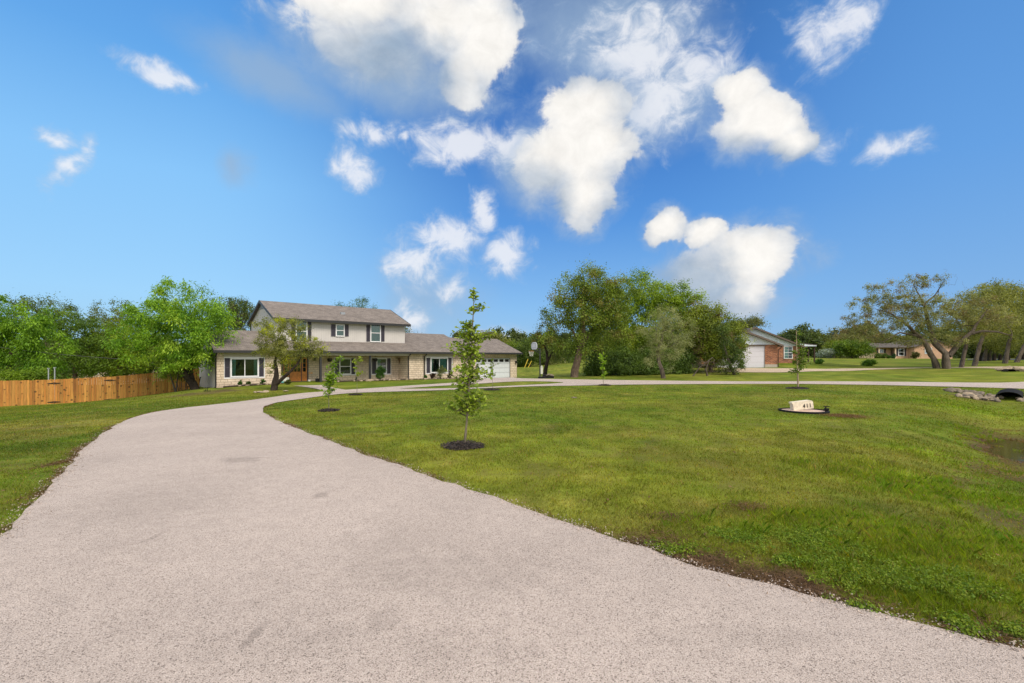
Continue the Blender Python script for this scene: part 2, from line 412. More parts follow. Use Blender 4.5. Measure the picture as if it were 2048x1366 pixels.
def densify(poly, seed=0, rag=1.0):
    out = []; n = len(poly); rs = np.random.RandomState(seed)
    for i in range(n):
        a = np.array(poly[i]); b = np.array(poly[(i + 1) % n]); L = np.linalg.norm(b - a)
        d = np.linalg.norm((a + b) / 2); step = np.clip(d * .02, .06, 1.2)
        k = max(1, int(L / step)); nrm = np.array([-(b - a)[1], (b - a)[0]]) / max(L, 1e-6)
        for j in range(k):
            p = a + (b - a) * j / k
            w = (vnoise(p[0:1], p[1:2], 2.2, 5)[0] - .5) * .05 + (vnoise(p[0:1], p[1:2], 9, 6)[0] - .5) * .09
            out.append(tuple(p + nrm * w * rag * (1 if d < 22 else .6)))
    return out
def sheet(name, poly, holes, mat, dz, label, cat, rag=1.0, cell=.5):
    outer = densify(poly, 1, rag); hs = [densify(h, 2, rag) for h in holes]
    pts = []; edges = []
    for loop in [outer] + hs:
        s0 = len(pts); pts += loop; edges += [(s0 + i, s0 + (i + 1) % len(loop)) for i in range(len(loop))]
    A = np.array(outer); x0, y0 = A.min(0); x1, y1 = A.max(0)
    gx, gy = np.meshgrid(np.arange(x0, x1, cell), np.arange(y0, y1, cell)); gx = gx.ravel(); gy = gy.ravel()
    m = inpoly(gx, gy, outer)
    for h in hs: m &= ~inpoly(gx, gy, h)
    far = np.hypot(gx, gy) > 14; keep = m & (~far | ((np.round(gx / cell).astype(int) % 2 == 0) & (np.round(gy / cell).astype(int) % 2 == 0)))
    pts += list(zip(gx[keep], gy[keep]))
    vo, _, fo, _, _, _ = delaunay_2d_cdt([Vector(p) for p in pts], edges, [], 0, 1e-5)
    V = np.array([(p[0], p[1]) for p in vo]); Fc = np.array([f for f in fo if len(f) == 3])
    c = V[Fc].mean(1); ok = inpoly(c[:, 0], c[:, 1], outer)
    for h in hs: ok &= ~inpoly(c[:, 0], c[:, 1], h)
    Fc = Fc[ok]
    a, b, d = V[Fc[:, 0]], V[Fc[:, 1]], V[Fc[:, 2]]
    cr = (b - a)[:, 0] * (d - a)[:, 1] - (b - a)[:, 1] * (d - a)[:, 0]
    Fc[cr < 0] = Fc[cr < 0][:, ::-1]
    Z = G(V[:, 0], V[:, 1]) + dz
    me = mesh_np(name, np.c_[V, Z], Fc)
    return tag(link(name, me, mat=mat), label, cat, kind='structure'), outer

# ------------------------------------------------------------------ ground materials
# lawn condition fields: px, py, rx, ry (photo px), strength
def spot(px, py, rx, ry, s):
    c = hit(px, py); a = hit(px, py - ry); b = hit(px, py + ry)
    return (c[0], c[1], rx * c[1] / F, max(.15, abs(a[1] - b[1]) / 2), s)
DIRT = [spot(*q) for q in [(1300,1085,90,22,.8),(1420,1130,120,28,.95),(1560,1170,100,34,.95),(1640,1190,50,26,.9),(1900,1265,150,22,.8),(1740,1215,60,14,.6),
        (1690,832,34,3,.35),(1562,824,16,2,.35),(1500,1015,40,8,.25),(1340,1035,40,8,.25),(2000,1290,60,18,.7),
        (400,786,70,5,.75),(450,781,50,4,.8),(1950,796,60,9,.7),(60,1045,18,26,.7),(100,985,16,16,.5),(150,920,16,14,.5)]]
DRY = [spot(*q) for q in [(100,850,160,10,.6),(60,870,120,8,.5),(1750,920,170,25,.4),(1680,935,60,16,.6),(1250,1040,120,30,.45),(1100,1010,120,26,.35),(1600,1000,80,30,.35),(1830,1010,60,26,.5),(1150,1060,120,20,.4),(1400,870,120,12,.25),(1560,790,150,5,.35),(1700,960,60,18,.3)]]
LUSH = [spot(*q) for q in [(1800,960,170,60,.8),(1950,930,120,25,.7),(1700,1060,160,50,.75),(1850,1180,160,60,.9),(1960,820,120,14,.6),(1700,1130,120,40,.7),(560,830,60,14,.3),(1880,800,60,10,.5)]]
def fld(X, Y, L, warp=.25):
    s = np.zeros(X.shape)
    n = fbm(X, Y, .9, 31) - .5; n2 = fbm(X, Y, 3.1, 41) - .5
    for cx, cy, rx, ry, st in L:
        d = ((X - cx) / rx) ** 2 + ((Y - cy) / ry) ** 2
        s = np.maximum(s, st * np.clip(1.25 - d + (n * 1.6 + n2 * 1.3), 0, 1))
    return s
def lawncol(X, Y):
    """base colour of the grass by place (linear)"""
    n1 = fbm(X, Y, .22, 3); n2 = fbm(X, Y, 1.3, 9); n3 = fbm(X, Y, 5.0, 13, 3)
    g_a = np.array([.100, .158, .011]); g_b = np.array([.185, .205, .022]); dry = np.array([.29, .235, .07]); lush = np.array([.17, .27, .008])
    dirt = np.array([.085, .05, .03])
    k = np.clip((n1 * .5 + n2 * .3 + n3 * .2 - .36) / .28, 0, 1)[..., None]
    c = g_a * (1 - k) + g_b * k
    L = fld(X, Y, LUSH)[..., None]; c = c * (1 - L * .8) + lush * L * .8
    dr = np.clip(fld(X, Y, DRY) + np.clip((n2 - .62) * 2.5, 0, .55) + np.clip((n3 - .66) * 2.5, 0, .5), 0, 1)[..., None]
    c = c * (1 - dr * .6) + dry * dr * .6
    n4 = fbm(X, Y, 2.6, 23, 4); n5 = fbm(X, Y, .6, 29, 3)
    c = c * (.80 + .40 * np.clip((n4 - .3) / .4, 0, 1)[..., None]) * (.85 + .3 * np.clip((n5 - .3) / .4, 0, 1)[..., None])
    dt = fld(X, Y, DIRT)
    dv = DB - DA; t = np.clip(((X - DA[0]) * dv[0] + (Y - DA[1]) * dv[1]) / (dv @ dv), 0, 1)
    dd = np.hypot(X - DA[0] - t * dv[0], Y - DA[1] - t * dv[1])
    dm = np.clip(1.35 * np.exp(-(dd / 1.25) ** 2), 0, 1) * np.clip((.6 * fbm(X, Y, 1.3, 67, 4) + .4 * n4 - .43) * 8, 0, 1) * np.clip((16.5 - Y) / 3, 0, 1)
    thin = np.clip((fbm(X, Y, 1.7, 61, 5) - .60) * 7, 0, .5) * np.clip((24 - Y) / 10, 0, 1)
    nr_ = np.hypot(X - PUD[0], Y - PUD[1]) < 4; mud = np.zeros(X.shape)
    if nr_.any(): mud[nr_] = np.clip((-.10 + .10 - G(X[nr_], Y[nr_])) / .07, 0, 1) * np.clip(1.3 - np.hypot(X[nr_] - PUD[0], Y[nr_] - PUD[1]) / 3, 0, 1)
    return c, np.maximum(np.maximum(np.maximum(dt, dm * .70), thin), mud)
def build_ground():
    def axis(lim, s0):
        t = np.linspace(-1, 1, 331); return np.sinh(t * 6.2) / np.sinh(6.2) * lim
    xs = axis(900, 0)
    t = np.linspace(0, 1, 330); k = 5.6
    ys = np.r_[np.linspace(-400, -12, 14)[:-1], -12 + (np.sinh(t * k) / np.sinh(k)) * 1200]
    X, Y = np.meshgrid(xs, ys); Z = G(X, Y)
    ny, nx = X.shape
    idx = np.arange(nx * ny).reshape(ny, nx)
    Fc = np.stack([idx[:-1, :-1], idx[:-1, 1:], idx[1:, 1:], idx[1:, :-1]], -1).reshape(-1, 4)
    c, dt = lawncol(X, Y)
    cols = np.concatenate([c, dt[..., None]], -1).reshape(-1, 4)
    me = mesh_np('lawn_ground', np.c_[X.ravel(), Y.ravel(), Z.ravel()], Fc, cols, smooth=True)
    m, nt, bs = newmat('lawn')
    at = nt.add('ShaderNodeAttribute', attribute_name='col')
    tc = nt.add('ShaderNodeTexCoord'); ob = tc.outputs['Object']
    n1 = nt.noise(ob, 38, 5, .7); n2 = nt.noise(ob, 2.2, 5, .6); n3 = nt.noise(ob, .35, 4, .6)
    mp = nt.add('ShaderNodeMapping'); mp.inputs['Scale'].default_value = (.7, 3.2, 1); nt.l.new(ob, mp.inputs[0])
    n4 = nt.noise(mp.outputs[0], .9, 6, .65)
    f = nt.math('MULTIPLY', nt.mapr(n1, .3, .7, .62, 1.35), nt.math('MULTIPLY', nt.mapr(n2, .3, .7, .82, 1.18), nt.mapr(n4, .3, .7, .80, 1.22)))
    c1 = nt.vmath('SCALE', at.outputs['Color']); nt.l.new(nt.math('MULTIPLY', f, .88), c1.node.inputs['Scale'])
    yel = nt.mix(nt.mapr(n3, .45, .72, 0, .45), c1, (.19, .185, .035, 1))
    soil = nt.mix(nt.mapr(n1, .35, .65), (.045, .028, .017, 1), (.13, .085, .05, 1))
    fac = nt.mapr(nt.math('ADD', at.outputs['Alpha'], nt.math('MULTIPLY_ADD', n1, 1.2, -.6)), .3, .95, 0, 1, True)
    nt.l.new(nt.mix(fac, yel, soil), bs.inputs['Base Color'])
    bs.inputs['Roughness'].default_value = .95; bs.inputs['Specular IOR Level'].default_value = .1
    nt.l.new(nt.bump(n1, .6, .04), bs.inputs['Normal'])
    o = link('ground', me, mat=m)
    tag(o, 'wide mown lawn ground running back to the tree line', 'lawn', kind='structure')
build_ground()
STAINS = [(482,922,42,6,.22),(640,994,16,5,.25),(508,1277,13,8,.25),(770,1245,40,14,.12),(310,1077,8,4,.2),(300,1010,150,40,.07),(700,1300,300,60,.08),(900,1150,220,40,.07),(1500,1280,200,30,.08)]
def gravel(name, base, dark, light, stains=()):
    m, nt, bs = newmat(name)
    tc = nt.add('ShaderNodeTexCoord'); ob = tc.outputs['Object']
    v1 = nt.vor(ob, 150, out='Color'); sep = nt.add('ShaderNodeSeparateColor'); nt.l.new(v1, sep.inputs[0])
    d1 = nt.vor(ob, 150); n1 = nt.noise(ob, 140, 4, .75); n2 = nt.noise(ob, .5, 5, .6); n3 = nt.noise(ob, 7, 5, .6)
    c = nt.ramp(sep.outputs[0], [(0, dark), (.09, dark), (.16, base), (.7, base), (1, light)])
    c = nt.mix(nt.mapr(d1, .4, .7, 0, .55), c, tuple(x * .42 for x in base[:3]) + (1,))
    n1b = nt.mapr(n1, .3, .7, .84, 1.16)
    f = nt.math('MULTIPLY', n1b, nt.math('MULTIPLY', nt.mapr(n2, .3, .7, .90, 1.09), nt.mapr(n3, .3, .7, .94, 1.06)))
    for (px, py, rx, ry, s) in stains:
        q = spot(px, py, rx, ry, s)
        mp = nt.add('ShaderNodeMapping', vector_type='TEXTURE'); nt.l.new(ob, mp.inputs[0])
        mp.inputs['Location'].default_value = (q[0], q[1], 0); mp.inputs['Scale'].default_value = (q[2] * 1.2, q[3] * 1.2, 100)
        ln = nt.vmath('LENGTH', mp.outputs[0], out=1)
        k = nt.mapr(nt.math('ADD', ln, nt.math('MULTIPLY_ADD', n3, 1.1, -.55)), .35, 1.1, 1 - s, 1, True)
        f = nt.math('MULTIPLY', f, k)
    sc = nt.vmath('SCALE', c); nt.l.new(f, sc.node.inputs['Scale'])
    nt.l.new(sc, bs.inputs['Base Color']); bs.inputs['Roughness'].default_value = .9; bs.inputs['Specular IOR Level'].default_value = .2
    nt.l.new(nt.bump(nt.math('ADD', nt.math('MULTIPLY', d1, -1.0), n1), .55, .006), bs.inputs['Normal'])
    return m
gravel('chipseal', (.49, .412, .365, 1), (.19, .155, .135, 1), (.61, .53, .48, 1), STAINS)
gravel('caliche', (.50, .40, .29, 1), (.36, .27, .18, 1), (.62, .52, .40, 1))
gravel('asphalt', (.12, .12, .125, 1), (.07, .07, .07, 1), (.2, .2, .2, 1))
drv, drive_out = sheet('driveway', drive_poly, [island], 'chipseal', .022, 'pale pinkish gravel driveway curving to the house and round to the right', 'driveway')
wk, walk_out = sheet('path', walk, [], 'chipseal', .030, 'short pale path from driveway to wooden front door', 'path', .3)
nbd, nb_out = sheet('track', nb_drive, [], 'caliche', .03, 'tan gravel drive of the brick house next door', 'driveway', .8, 1.5)
stt, st_out = sheet('road', street, [], 'asphalt', .03, 'grey road far off behind the oak trunks', 'road', .2, 4)

# ------------------------------------------------------------------ leaf / bark materials
def leafmat(name, trans=.35, rough=.55, vary=.2):
    m, nt, bs = newmat(name)
    at = nt.add('ShaderNodeAttribute', attribute_name='col')
    nt.l.new(at.outputs['Color'], bs.inputs['Base Color']); bs.inputs['Roughness'].default_value = rough
    bs.inputs['Specular IOR Level'].default_value = .3
    tr = nt.add('ShaderNodeBsdfTranslucent')
    tcx = nt.mix(1, at.outputs['Color'], (1.35, 1.3, .5, 1), 'MULTIPLY'); nt.l.new(tcx, tr.inputs[0])
    mx = nt.add('ShaderNodeMixShader'); mx.inputs[0].default_value = trans
    nt.l.new(bs.outputs[0], mx.inputs[1]); nt.l.new(tr.outputs[0], mx.inputs[2])
    nt.l.new(mx.outputs[0], m.node_tree.nodes['Material Output'].inputs[0])
    return m
leafmat('leaf', .4); leafmat('grass_blade', .5, .8)
def barkmat(name, a, b):
    m, nt, bs = newmat(name); tc = nt.add('ShaderNodeTexCoord')
    mp = nt.add('ShaderNodeMapping'); mp.inputs['Scale'].default_value = (1, 1, .22); nt.l.new(tc.outputs['Object'], mp.inputs[0])
    n = nt.noise(mp.outputs[0], 11, 7, .75, .8); n2 = nt.noise(tc.outputs['Object'], 1.5, 3, .5)
    c = nt.mix(nt.mapr(n, .35, .65), tuple(a) + (1,), tuple(b) + (1,))
    c2 = nt.mix(nt.mapr(n2, .4, .7, 0, .5), c, tuple(x * 1.35 for x in b) + (1,))
    nt.l.new(c2, bs.inputs['Base Color']); bs.inputs['Roughness'].default_value = .9; bs.inputs['Specular IOR Level'].default_value = .15
    nt.l.new(nt.bump(n, 1.0, .12), bs.inputs['Normal'])
barkmat('bark_dark', (.018, .014, .011), (.07, .055, .045)); barkmat('bark_grey', (.035, .028, .022), (.19, .155, .125))
barkmat('bark_brown', (.055, .038, .028), (.19, .14, .105)); barkmat('bark_young', (.18, .15, .11), (.36, .31, .24))

def leaves_mesh(name, C, Nrm, L, W, cols, axis=None, rs=None):
    """diamond leaves: centres C, normals Nrm, length L, width W"""
    n = len(C); rs = rs or np.random
    Nrm = Nrm / (np.linalg.norm(Nrm, axis=1, keepdims=True) + 1e-9)
    if axis is None: axis = rs.normal(size=(n, 3))
    T = axis - (axis * Nrm).sum(1, keepdims=True) * Nrm; T /= (np.linalg.norm(T, axis=1, keepdims=True) + 1e-9)
    B = np.cross(Nrm, T); L = L[:, None]; W = W[:, None]
    V = np.stack([C - T * L * .5, C + B * W * .5 + T * L * .02 - Nrm * W * .12, C + T * L * .5 - Nrm * L * .1, C - B * W * .5 + T * L * .02 - Nrm * W * .12], 1).reshape(-1, 3)
    Fc = np.arange(n * 4).reshape(n, 4)
    return mesh_np(name, V, Fc, np.repeat(cols, 4, 0))

def grow(trunks, tips, rs, step=.6, up_bias=.35, wig=.12):
    """trunks: list of (pts[], r0, r1). returns paths [(pts, radii)] """
    pos = []; par = []; fixr = []
    paths = []
    for pts, r0, r1 in trunks:
        P = [np.array(p, float) for p in pts]; idx = []
        full = []
        for a, b in zip(P, P[1:]):
            k = max(1, int(np.linalg.norm(b - a) / step))
            for j in range(k): full.append(a + (b - a) * j / k)
        full.append(P[-1])
        for j, q in enumerate(full):
            t = j / max(1, len(full) - 1)
            if 0 < j: q = q + rs.normal(size=3) * wig * .25 * r0 * 2
            pos.append(q); par.append(len(pos) - 2 if j else -1); fixr.append(r0 + (r1 - r0) * t); idx.append(len(pos) - 1)
        paths.append(idx)
    ntr = len(pos)
    start = [i for i in range(ntr)]
    tops = np.array([pos[p[-1]] for p in paths])
    order = np.argsort([np.min(np.linalg.norm(tops - t, axis=1)) for t in tips])
    # only the upper part of each trunk can carry branches
    ok = [False] * ntr
    for p in paths:
        for j, i in enumerate(p): ok[i] = j >= len(p) * .45
    for ti in order:
        t = np.array(tips[ti]); A = np.array(pos); d = np.linalg.norm(A - t, axis=1)
        pen = d + np.clip(A[:, 2] - t[2], 0, None) * .8; pen[~np.array(ok)] = 1e9
        j = int(np.argmin(pen)); a = pos[j]; dist = d[j]
        if dist < .05: continue
        ctrl_ = a + (t - a) * .45 + np.array([0, 0, dist * up_bias * .5]) + rs.normal(size=3) * dist * wig
        k = max(2, int(dist / step) + 1); idx = [j]
        for q in range(1, k + 1):
            s = q / k; p = (1 - s) ** 2 * a + 2 * s * (1 - s) * ctrl_ + s * s * t
            pos.append(p); par.append(idx[-1]); fixr.append(None); ok.append(True); idx.append(len(pos) - 1)
        paths.append(idx)
    n = len(pos); acc = np.zeros(n); kids = np.zeros(n, int)
    for i in range(n - 1, -1, -1):
        if acc[i] == 0: acc[i] = .011 ** 2.2
        r_ = acc[i]
        if par[i] >= 0: acc[par[i]] += r_
    rad = acc ** (1 / 2.2)
    for i in range(n):
        if fixr[i] is not None: rad[i] = fixr[i]
    for i in range(n):
        if fixr[i] is None and par[i] >= 0: rad[i] = min(rad[i], rad[par[i]] * .88)
    return [([pos[i] for i in p], [float(rad[i]) if (q or k < len(trunks)) else float(min(rad[i], rad[p[1]] * 1.25)) for q, i in enumerate(p)]) for k, p in enumerate(paths)]

def wood_mesh(paths, base, n_big=9, n_small=4):
    V = []; Fq = []; off = 0
    for pts, rad in paths:
        n = n_big if rad[0] > .07 else (5 if rad[0] > .03 else n_small)
        P = np.array(pts); upv = None; m = len(P)
        for i in range(m):
            t = P[min(i + 1, m - 1)] - P[max(i - 1, 0)]; t = t / (np.linalg.norm(t) + 1e-9)
            if upv is None:
                upv = np.cross(t, [1, 0, 0] if abs(t[0]) < .8 else [0, 1, 0])
            upv = upv - t * upv.dot(t); upv /= np.linalg.norm(upv) + 1e-9
            s = np.cross(t, upv); a = np.arange(n) * 2 * np.pi / n
            rr = rad[i] * (1 + .12 * np.sin(a * 3 + i * .7) + .07 * np.sin(a * 5 - i * 1.9) + .05 * np.sin(i * 2.3))
            V.append(P[i] + (np.cos(a) * rr)[:, None] * upv + (np.sin(a) * rr)[:, None] * s)
        for i in range(m - 1):
            k = np.arange(n); Fq.append(np.stack([off + i * n + k, off + i * n + (k + 1) % n, off + (i + 1) * n + (k + 1) % n, off + (i + 1) * n + k], 1))
        off += m * n
    V = np.concatenate(V) - np.array(base)
    return mesh_np('wood', V, np.concatenate(Fq), smooth=True)

def lobe_tips(lobes, n, rs, shell=.35):
    vol = np.array([l[1][0] * l[1][1] * l[1][2] for l in lobes]) ** .8; vol /= vol.sum()
    out = []
    for (c, r), k in zip(lobes, rs.multinomial(n, vol)):
        d = rs.normal(size=(k, 3)); d /= np.linalg.norm(d, axis=1, keepdims=True) + 1e-9
        q = (shell ** 3 + (1 - shell ** 3) * rs.rand(k, 1)) ** (1 / 3) * (1 + rs.normal(size=(k, 1)) * .07)
        out.append(np.array(c) + d * q * np.array(r))
    return np.concatenate(out)
def tree(name, label, cat, base, trunks, lobes, ntips=120, per=70, leaf=(.14, .07), clump=.38, cols=((.05,.09,.015),(.10,.16,.02)),
         bark='bark_brown', seed=1, droop=0, flat=.8, group=None, minz=None, thin=None, upb=.35, shell=.35, extra_tips=None, bare=None, wig=.12, mixp=1.0):
    rs = np.random.RandomState(seed)
    root = thing(name, label, cat, base, group=group)
    tips = lobe_tips(lobes, ntips, rs, shell)
    if minz is not None: tips = tips[tips[:, 2] > minz]
    bt = [np.array(b) for b in (bare or [])]
    paths = grow(trunks, list(tips) + bt, rs, up_bias=upb, wig=wig)
    me = wood_mesh(paths, base); link('trunk', me, root, mat=bark)
    # leaf clumps round each tip, in two sizes
    n = len(tips); cnt = rs.poisson(per, n); N = cnt.sum(); ci = np.repeat(np.arange(n), cnt)
    cs = clump * (.6 + .8 * rs.rand(n))
    off = rs.normal(size=(N, 3)) * np.array([1, 1, flat]); offn = off * cs[ci][:, None] * .62
    if droop: offn[:, 2] -= droop * (offn[:, 0] ** 2 + offn[:, 1] ** 2) / (cs[ci] + .1)
    C = tips[ci] + offn
    nrm = off / (np.linalg.norm(off, axis=1, keepdims=True) + 1e-9) + rs.normal(size=(N, 3)) * .7 + np.array([0, 0, .5])
    ax = None
    if droop: ax = off * np.array([1, 1, .3]) + np.array([0, 0, -.8]) + rs.normal(size=(N, 3)) * .35
    L = leaf[0] * (.6 + .8 * rs.rand(N)); W = leaf[1] * (.6 + .8 * rs.rand(N))
    c1, c2 = np.array(cols[0]), np.array(cols[1]); k = (rs.rand(n) ** mixp)[ci][:, None]
    k = np.clip(k + rs.normal(size=(N, 1)) * .12, 0, 1)
    cc = c1 * (1 - k) + c2 * k
    if len(cols) > 2:
        m = (rs.rand(n) < .18)[ci]; cc[m] = np.array(cols[2])
    cc = cc * (.72 + .56 * rs.rand(N, 1))
    if minz is not None:
        kz = C[:, 2] > minz - .4; C, nrm, L, W, cc = C[kz], nrm[kz], L[kz], W[kz], cc[kz]; ax = ax[kz] if ax is not None else None
    me = leaves_mesh('foliage', C - np.array(base), nrm, L, W, cc, ax, rs)
    link('crown', me, root, mat='leaf')
    return root
def PX(px, py, Y): return ((px - CX) * Y / F, Y, CZ - (py - HY) * Y / F)
def lobe(px, py, Y, rx, ry, rd=None):
    """crown lobe seen at px,py, rx,ry photo px, at distance Y; depth radius rd metres"""
    a = rx * Y / F; return (PX(px, py, Y), (a, rd if rd else a * .9, ry * Y / F))
def base_at(px, Y, sink=.0):
    x = (px - CX) * Y / F; return (x, Y, g1(x, Y) - sink)

LIME = ((.12,.24,.012),(.28,.44,.03)); MIDG = ((.08,.14,.012),(.20,.27,.02)); DARKG = ((.05,.09,.015),(.13,.19,.028))
OLIVE = ((.10,.12,.035),(.20,.22,.07)); OAKC = ((.10,.12,.035),(.20,.21,.07)); SILV = ((.13,.17,.08),(.26,.30,.15)); CEDAR = ((.085,.14,.016),(.235,.32,.04),(.21,.20,.05))

# ------------------------------------------------------------------ young staked trees with mulch
def mulch(px, py, wpx, label):
    c = hit(px, py); r = wpx * c[1] / F / 2
    rs = np.random.RandomState(int(px)); mb = MB(); n = 22; rings = 5; vs = []
    for k in range(rings + 1):
        q = k / rings
        for i in range(n):
            a = 2 * math.pi * i / n; rr = r * q * (1 + .14 * math.sin(a * 3 + px) + .08 * rs.randn())
            x, y = rr * math.cos(a), rr * math.sin(a)
            h = .10 * (1 - q ** 2) * min(1, r) + .012 + rs.rand() * .02 - (.04 if k == rings else 0)
            vs.append((x, y, g1(c[0] + x, c[1] + y) - c[2] + h))
    fs = [[k * n + i, k * n + (i + 1) % n, (k + 1) * n + (i + 1) % n, (k + 1) * n + i] for k in range(rings) for i in range(n)]
    mb.mesh([(a, b, d) for a, b, d in vs], fs, (.022, .015, .011))
    for _ in range(int(650)):
        a = rs.rand() * 6.283; q = math.sqrt(rs.rand()) * 1.06 * r; x, y = q * math.cos(a), q * math.sin(a)
        z = .10 * (1 - (q / r) ** 2) * min(1, r) + .02 + rs.rand() * .025; z = max(z, .005) + g1(c[0], c[1]) - c[2]
        L = .03 + rs.rand() * .05; th = rs.rand() * 6.283; dx, dy, dz = L * math.cos(th), L * math.sin(th), (rs.rand() - .4) * .035
        w = .008 + rs.rand() * .012; b = .35 + rs.rand() * 1.9
        mb.face([(x - dx/2, y - dy/2, z), (x - dy/L*w, y + dx/L*w, z + dz/2 + .008), (x + dx/2, y + dy/2, z + dz + .004), (x + dy/L*w, y - dx/L*w, z + dz/2)], (.03 * b, .021 * b, .016 * b))
    o = mb.build('mulch_ring', 'mulch', loc=c); tag(o, label, 'mulch ring', 'dark mulch rings round the young trees')
    return c
m, nt, bs = newmat('mulch'); _a = nt.add('ShaderNodeAttribute', attribute_name='col'); nt.l.new(_a.outputs['Color'], bs.inputs['Base Color']); bs.inputs['Roughness'].default_value = .9
def sapling(px, py, trunk_px, clumps, leafsz, label, r0=.02, cols=MIDG, bark='bark_young', seed=3, lpt=9, up_=.25):
    """trunk_px: [(px,py)...] from base to top; clumps: [(px,py,rx,ry,number of twigs)]"""
    c = hit(px, py); Y = c[1]; rs = np.random.RandomState(seed)
    root = thing('young_tree', label, 'tree', c, group='young trees planted in the lawn')
    T = [np.array(PX(a, b, Y)) for a, b in trunk_px]; T[0] = np.array([c[0], c[1], c[2] - .03])
    T = [t + (0 if i == 0 else 1) * np.array([0, rs.randn() * .02, 0]) for i, t in enumerate(T)]
    full = []
    for a, b in zip(T, T[1:]):
        for j in range(6): full.append(a + (b - a) * j / 6)
    full.append(T[-1]); full = np.array(full); n = len(full)
    rad = [r0 * (1 - .8 * i / n) for i in range(n)]
    paths = [(list(full), rad)]
    C = []; NR = []; AX = []; CC = []
    for (a, b, rx, ry, k) in clumps:
        cen = np.array(PX(a, b, Y)); R_ = np.array([rx * Y / F, rx * Y / F, ry * Y / F])
        for _ in range(k):
            d = rs.normal(size=3); d /= np.linalg.norm(d); tip = cen + d * R_ * rs.rand() ** .45
            zz = full[:, 2]; want = tip[2] - np.linalg.norm((tip - cen)[:2]) * .6 - .05
            j = int(np.argmin(np.abs(zz - want))); j = max(j, 3); a0 = full[j]
            mid = a0 * .5 + tip * .5 + np.array([0, 0, -.04]); pp = [a0 * (1 - s) ** 2 + 2 * s * (1 - s) * mid + s * s * tip for s in np.linspace(0, 1, 5)]
            paths.append((pp, [.005 + r0 * .12, .005, .004, .003, .002]))
            k0 = rs.rand()
            for q in range(max(3, rs.poisson(lpt))):
                s = 1 - .75 * rs.rand() ** 1.6; i0 = min(3, int(s * 4)); f = s * 4 - i0; base = pp[i0] * (1 - f) + pp[i0 + 1] * f
                dr = rs.normal(size=3) * np.array([1, 1, .55]) + (tip - a0) / (np.linalg.norm(tip - a0) + 1e-6) * .6 + np.array([0, 0, -.15])
                dr /= np.linalg.norm(dr); L = leafsz * (.55 + .75 * rs.rand())
                C.append(base + dr * L * .6); AX.append(dr); NR.append(np.array([0, 0, 1.0]) + rs.normal(size=3) * .75)
                kk = np.clip(k0 + rs.randn() * .2, 0, 1); CC.append((np.array(cols[0]) * (1 - kk) + np.array(cols[1]) * kk) * (.75 + .5 * rs.rand()))
    link('trunk', wood_mesh(paths, c, 8, 3), root, mat=bark)
    C = np.array(C); n = len(C); L = leafsz * (.7 + .6 * rs.rand(n))
    # lobed leaf: six-sided outline
    NRm = np.array(NR); NRm /= np.linalg.norm(NRm, axis=1, keepdims=True); AXm = np.array(AX); Tt = AXm - (AXm * NRm).sum(1, keepdims=True) * NRm; Tt /= np.linalg.norm(Tt, axis=1, keepdims=True) + 1e-9
    Bt = np.cross(NRm, Tt); Lc = L[:, None]
    prof = [(-.5, 0, 0), (-.12, .2, -.04), (.2, .27, -.07), (.5, 0, -.14), (.2, -.27, -.07), (-.12, -.2, -.04)]
    V = np.stack([C + Tt * Lc * a + Bt * Lc * b + NRm * Lc * h for a, b, h in prof], 1).reshape(-1, 3) - np.array(c)
    me = mesh_np('foliage', V, np.arange(n * 6).reshape(n, 6), np.repeat(np.array(CC), 6, 0)); link('crown', me, root, mat='leaf')
    return root
mulch(925, 893, 84, 'dark mulch ring under the tallest young tree in the middle of the lawn')
sapling(929, 890, [(929,891),(933,850),(937,800),(940,740),(944,680),(947,620),(948,578)],
        [(948,590,7,14,6),(962,612,14,8,6),(945,618,12,12,5),(925,648,16,9,8),(940,655,20,20,16),(950,672,26,14,16),(920,668,16,10,9),(970,672,14,6,6),(985,664,12,7,10),(925,690,38,14,26),(950,712,38,16,30),
         (925,738,40,16,32),(960,742,34,16,22),(925,770,30,14,24),(945,790,26,18,28),(925,803,34,14,30),(905,812,20,10,16),(950,815,18,12,14),(965,795,12,8,6),(955,700,20,14,12)],
        .090, 'tallest young tree with a full narrow crown, in the middle of the lawn', .030, ((.12,.20,.015),(.38,.48,.06)), seed=11, lpt=6)
mulch(658, 822, 40, 'dark mulch ring under the leafy young tree left of the front lawn')
sapling(658, 821, [(658,822),(658,800),(659,770),(660,745),(664,725),(680,716)],
        [(686,714,6,5,5),(672,724,10,7,7),(662,735,12,6,6),(660,752,11,10,18),(656,766,12,14,26),(678,748,8,6,6),(655,785,12,8,9),(668,775,6,6,5),(668,760,8,6,8)],
        .10, 'leafy lime-green young tree in front of the porch post, left side of the lawn', .016, ((.12,.23,.015),(.28,.42,.03)), seed=12, lpt=7)
mulch(711, 790, 26, 'small dark mulch ring near the driveway in front of the porch')
sapling(714, 789, [(714,790),(714,770),(714,750),(715,730),(716,716)], [(714,722,8,7,12),(720,718,6,5,7),(715,745,9,6,8),(722,745,7,5,5),(712,733,4,5,4)],
        .11, 'thin young tree with yellow-green tuft on top, in front of the porch windows', .016, ((.17,.26,.015),(.34,.42,.04)), seed=13, lpt=6)
mulch(984, 780, 32, 'dark mulch ring at driveway edge in front of the garage door')
sapling(985, 779, [(985,780),(985,760),(985,740),(986,718)], [(985,732,9,6,10),(986,746,6,5,6),(984,722,4,5,5),(998,727,3,2,2)], .12, 'slender young tree in front of the white garage door', .014, MIDG, seed=14, lpt=6)
mulch(1209, 771, 26, 'dark mulch ring at driveway edge in front of the tree thicket')
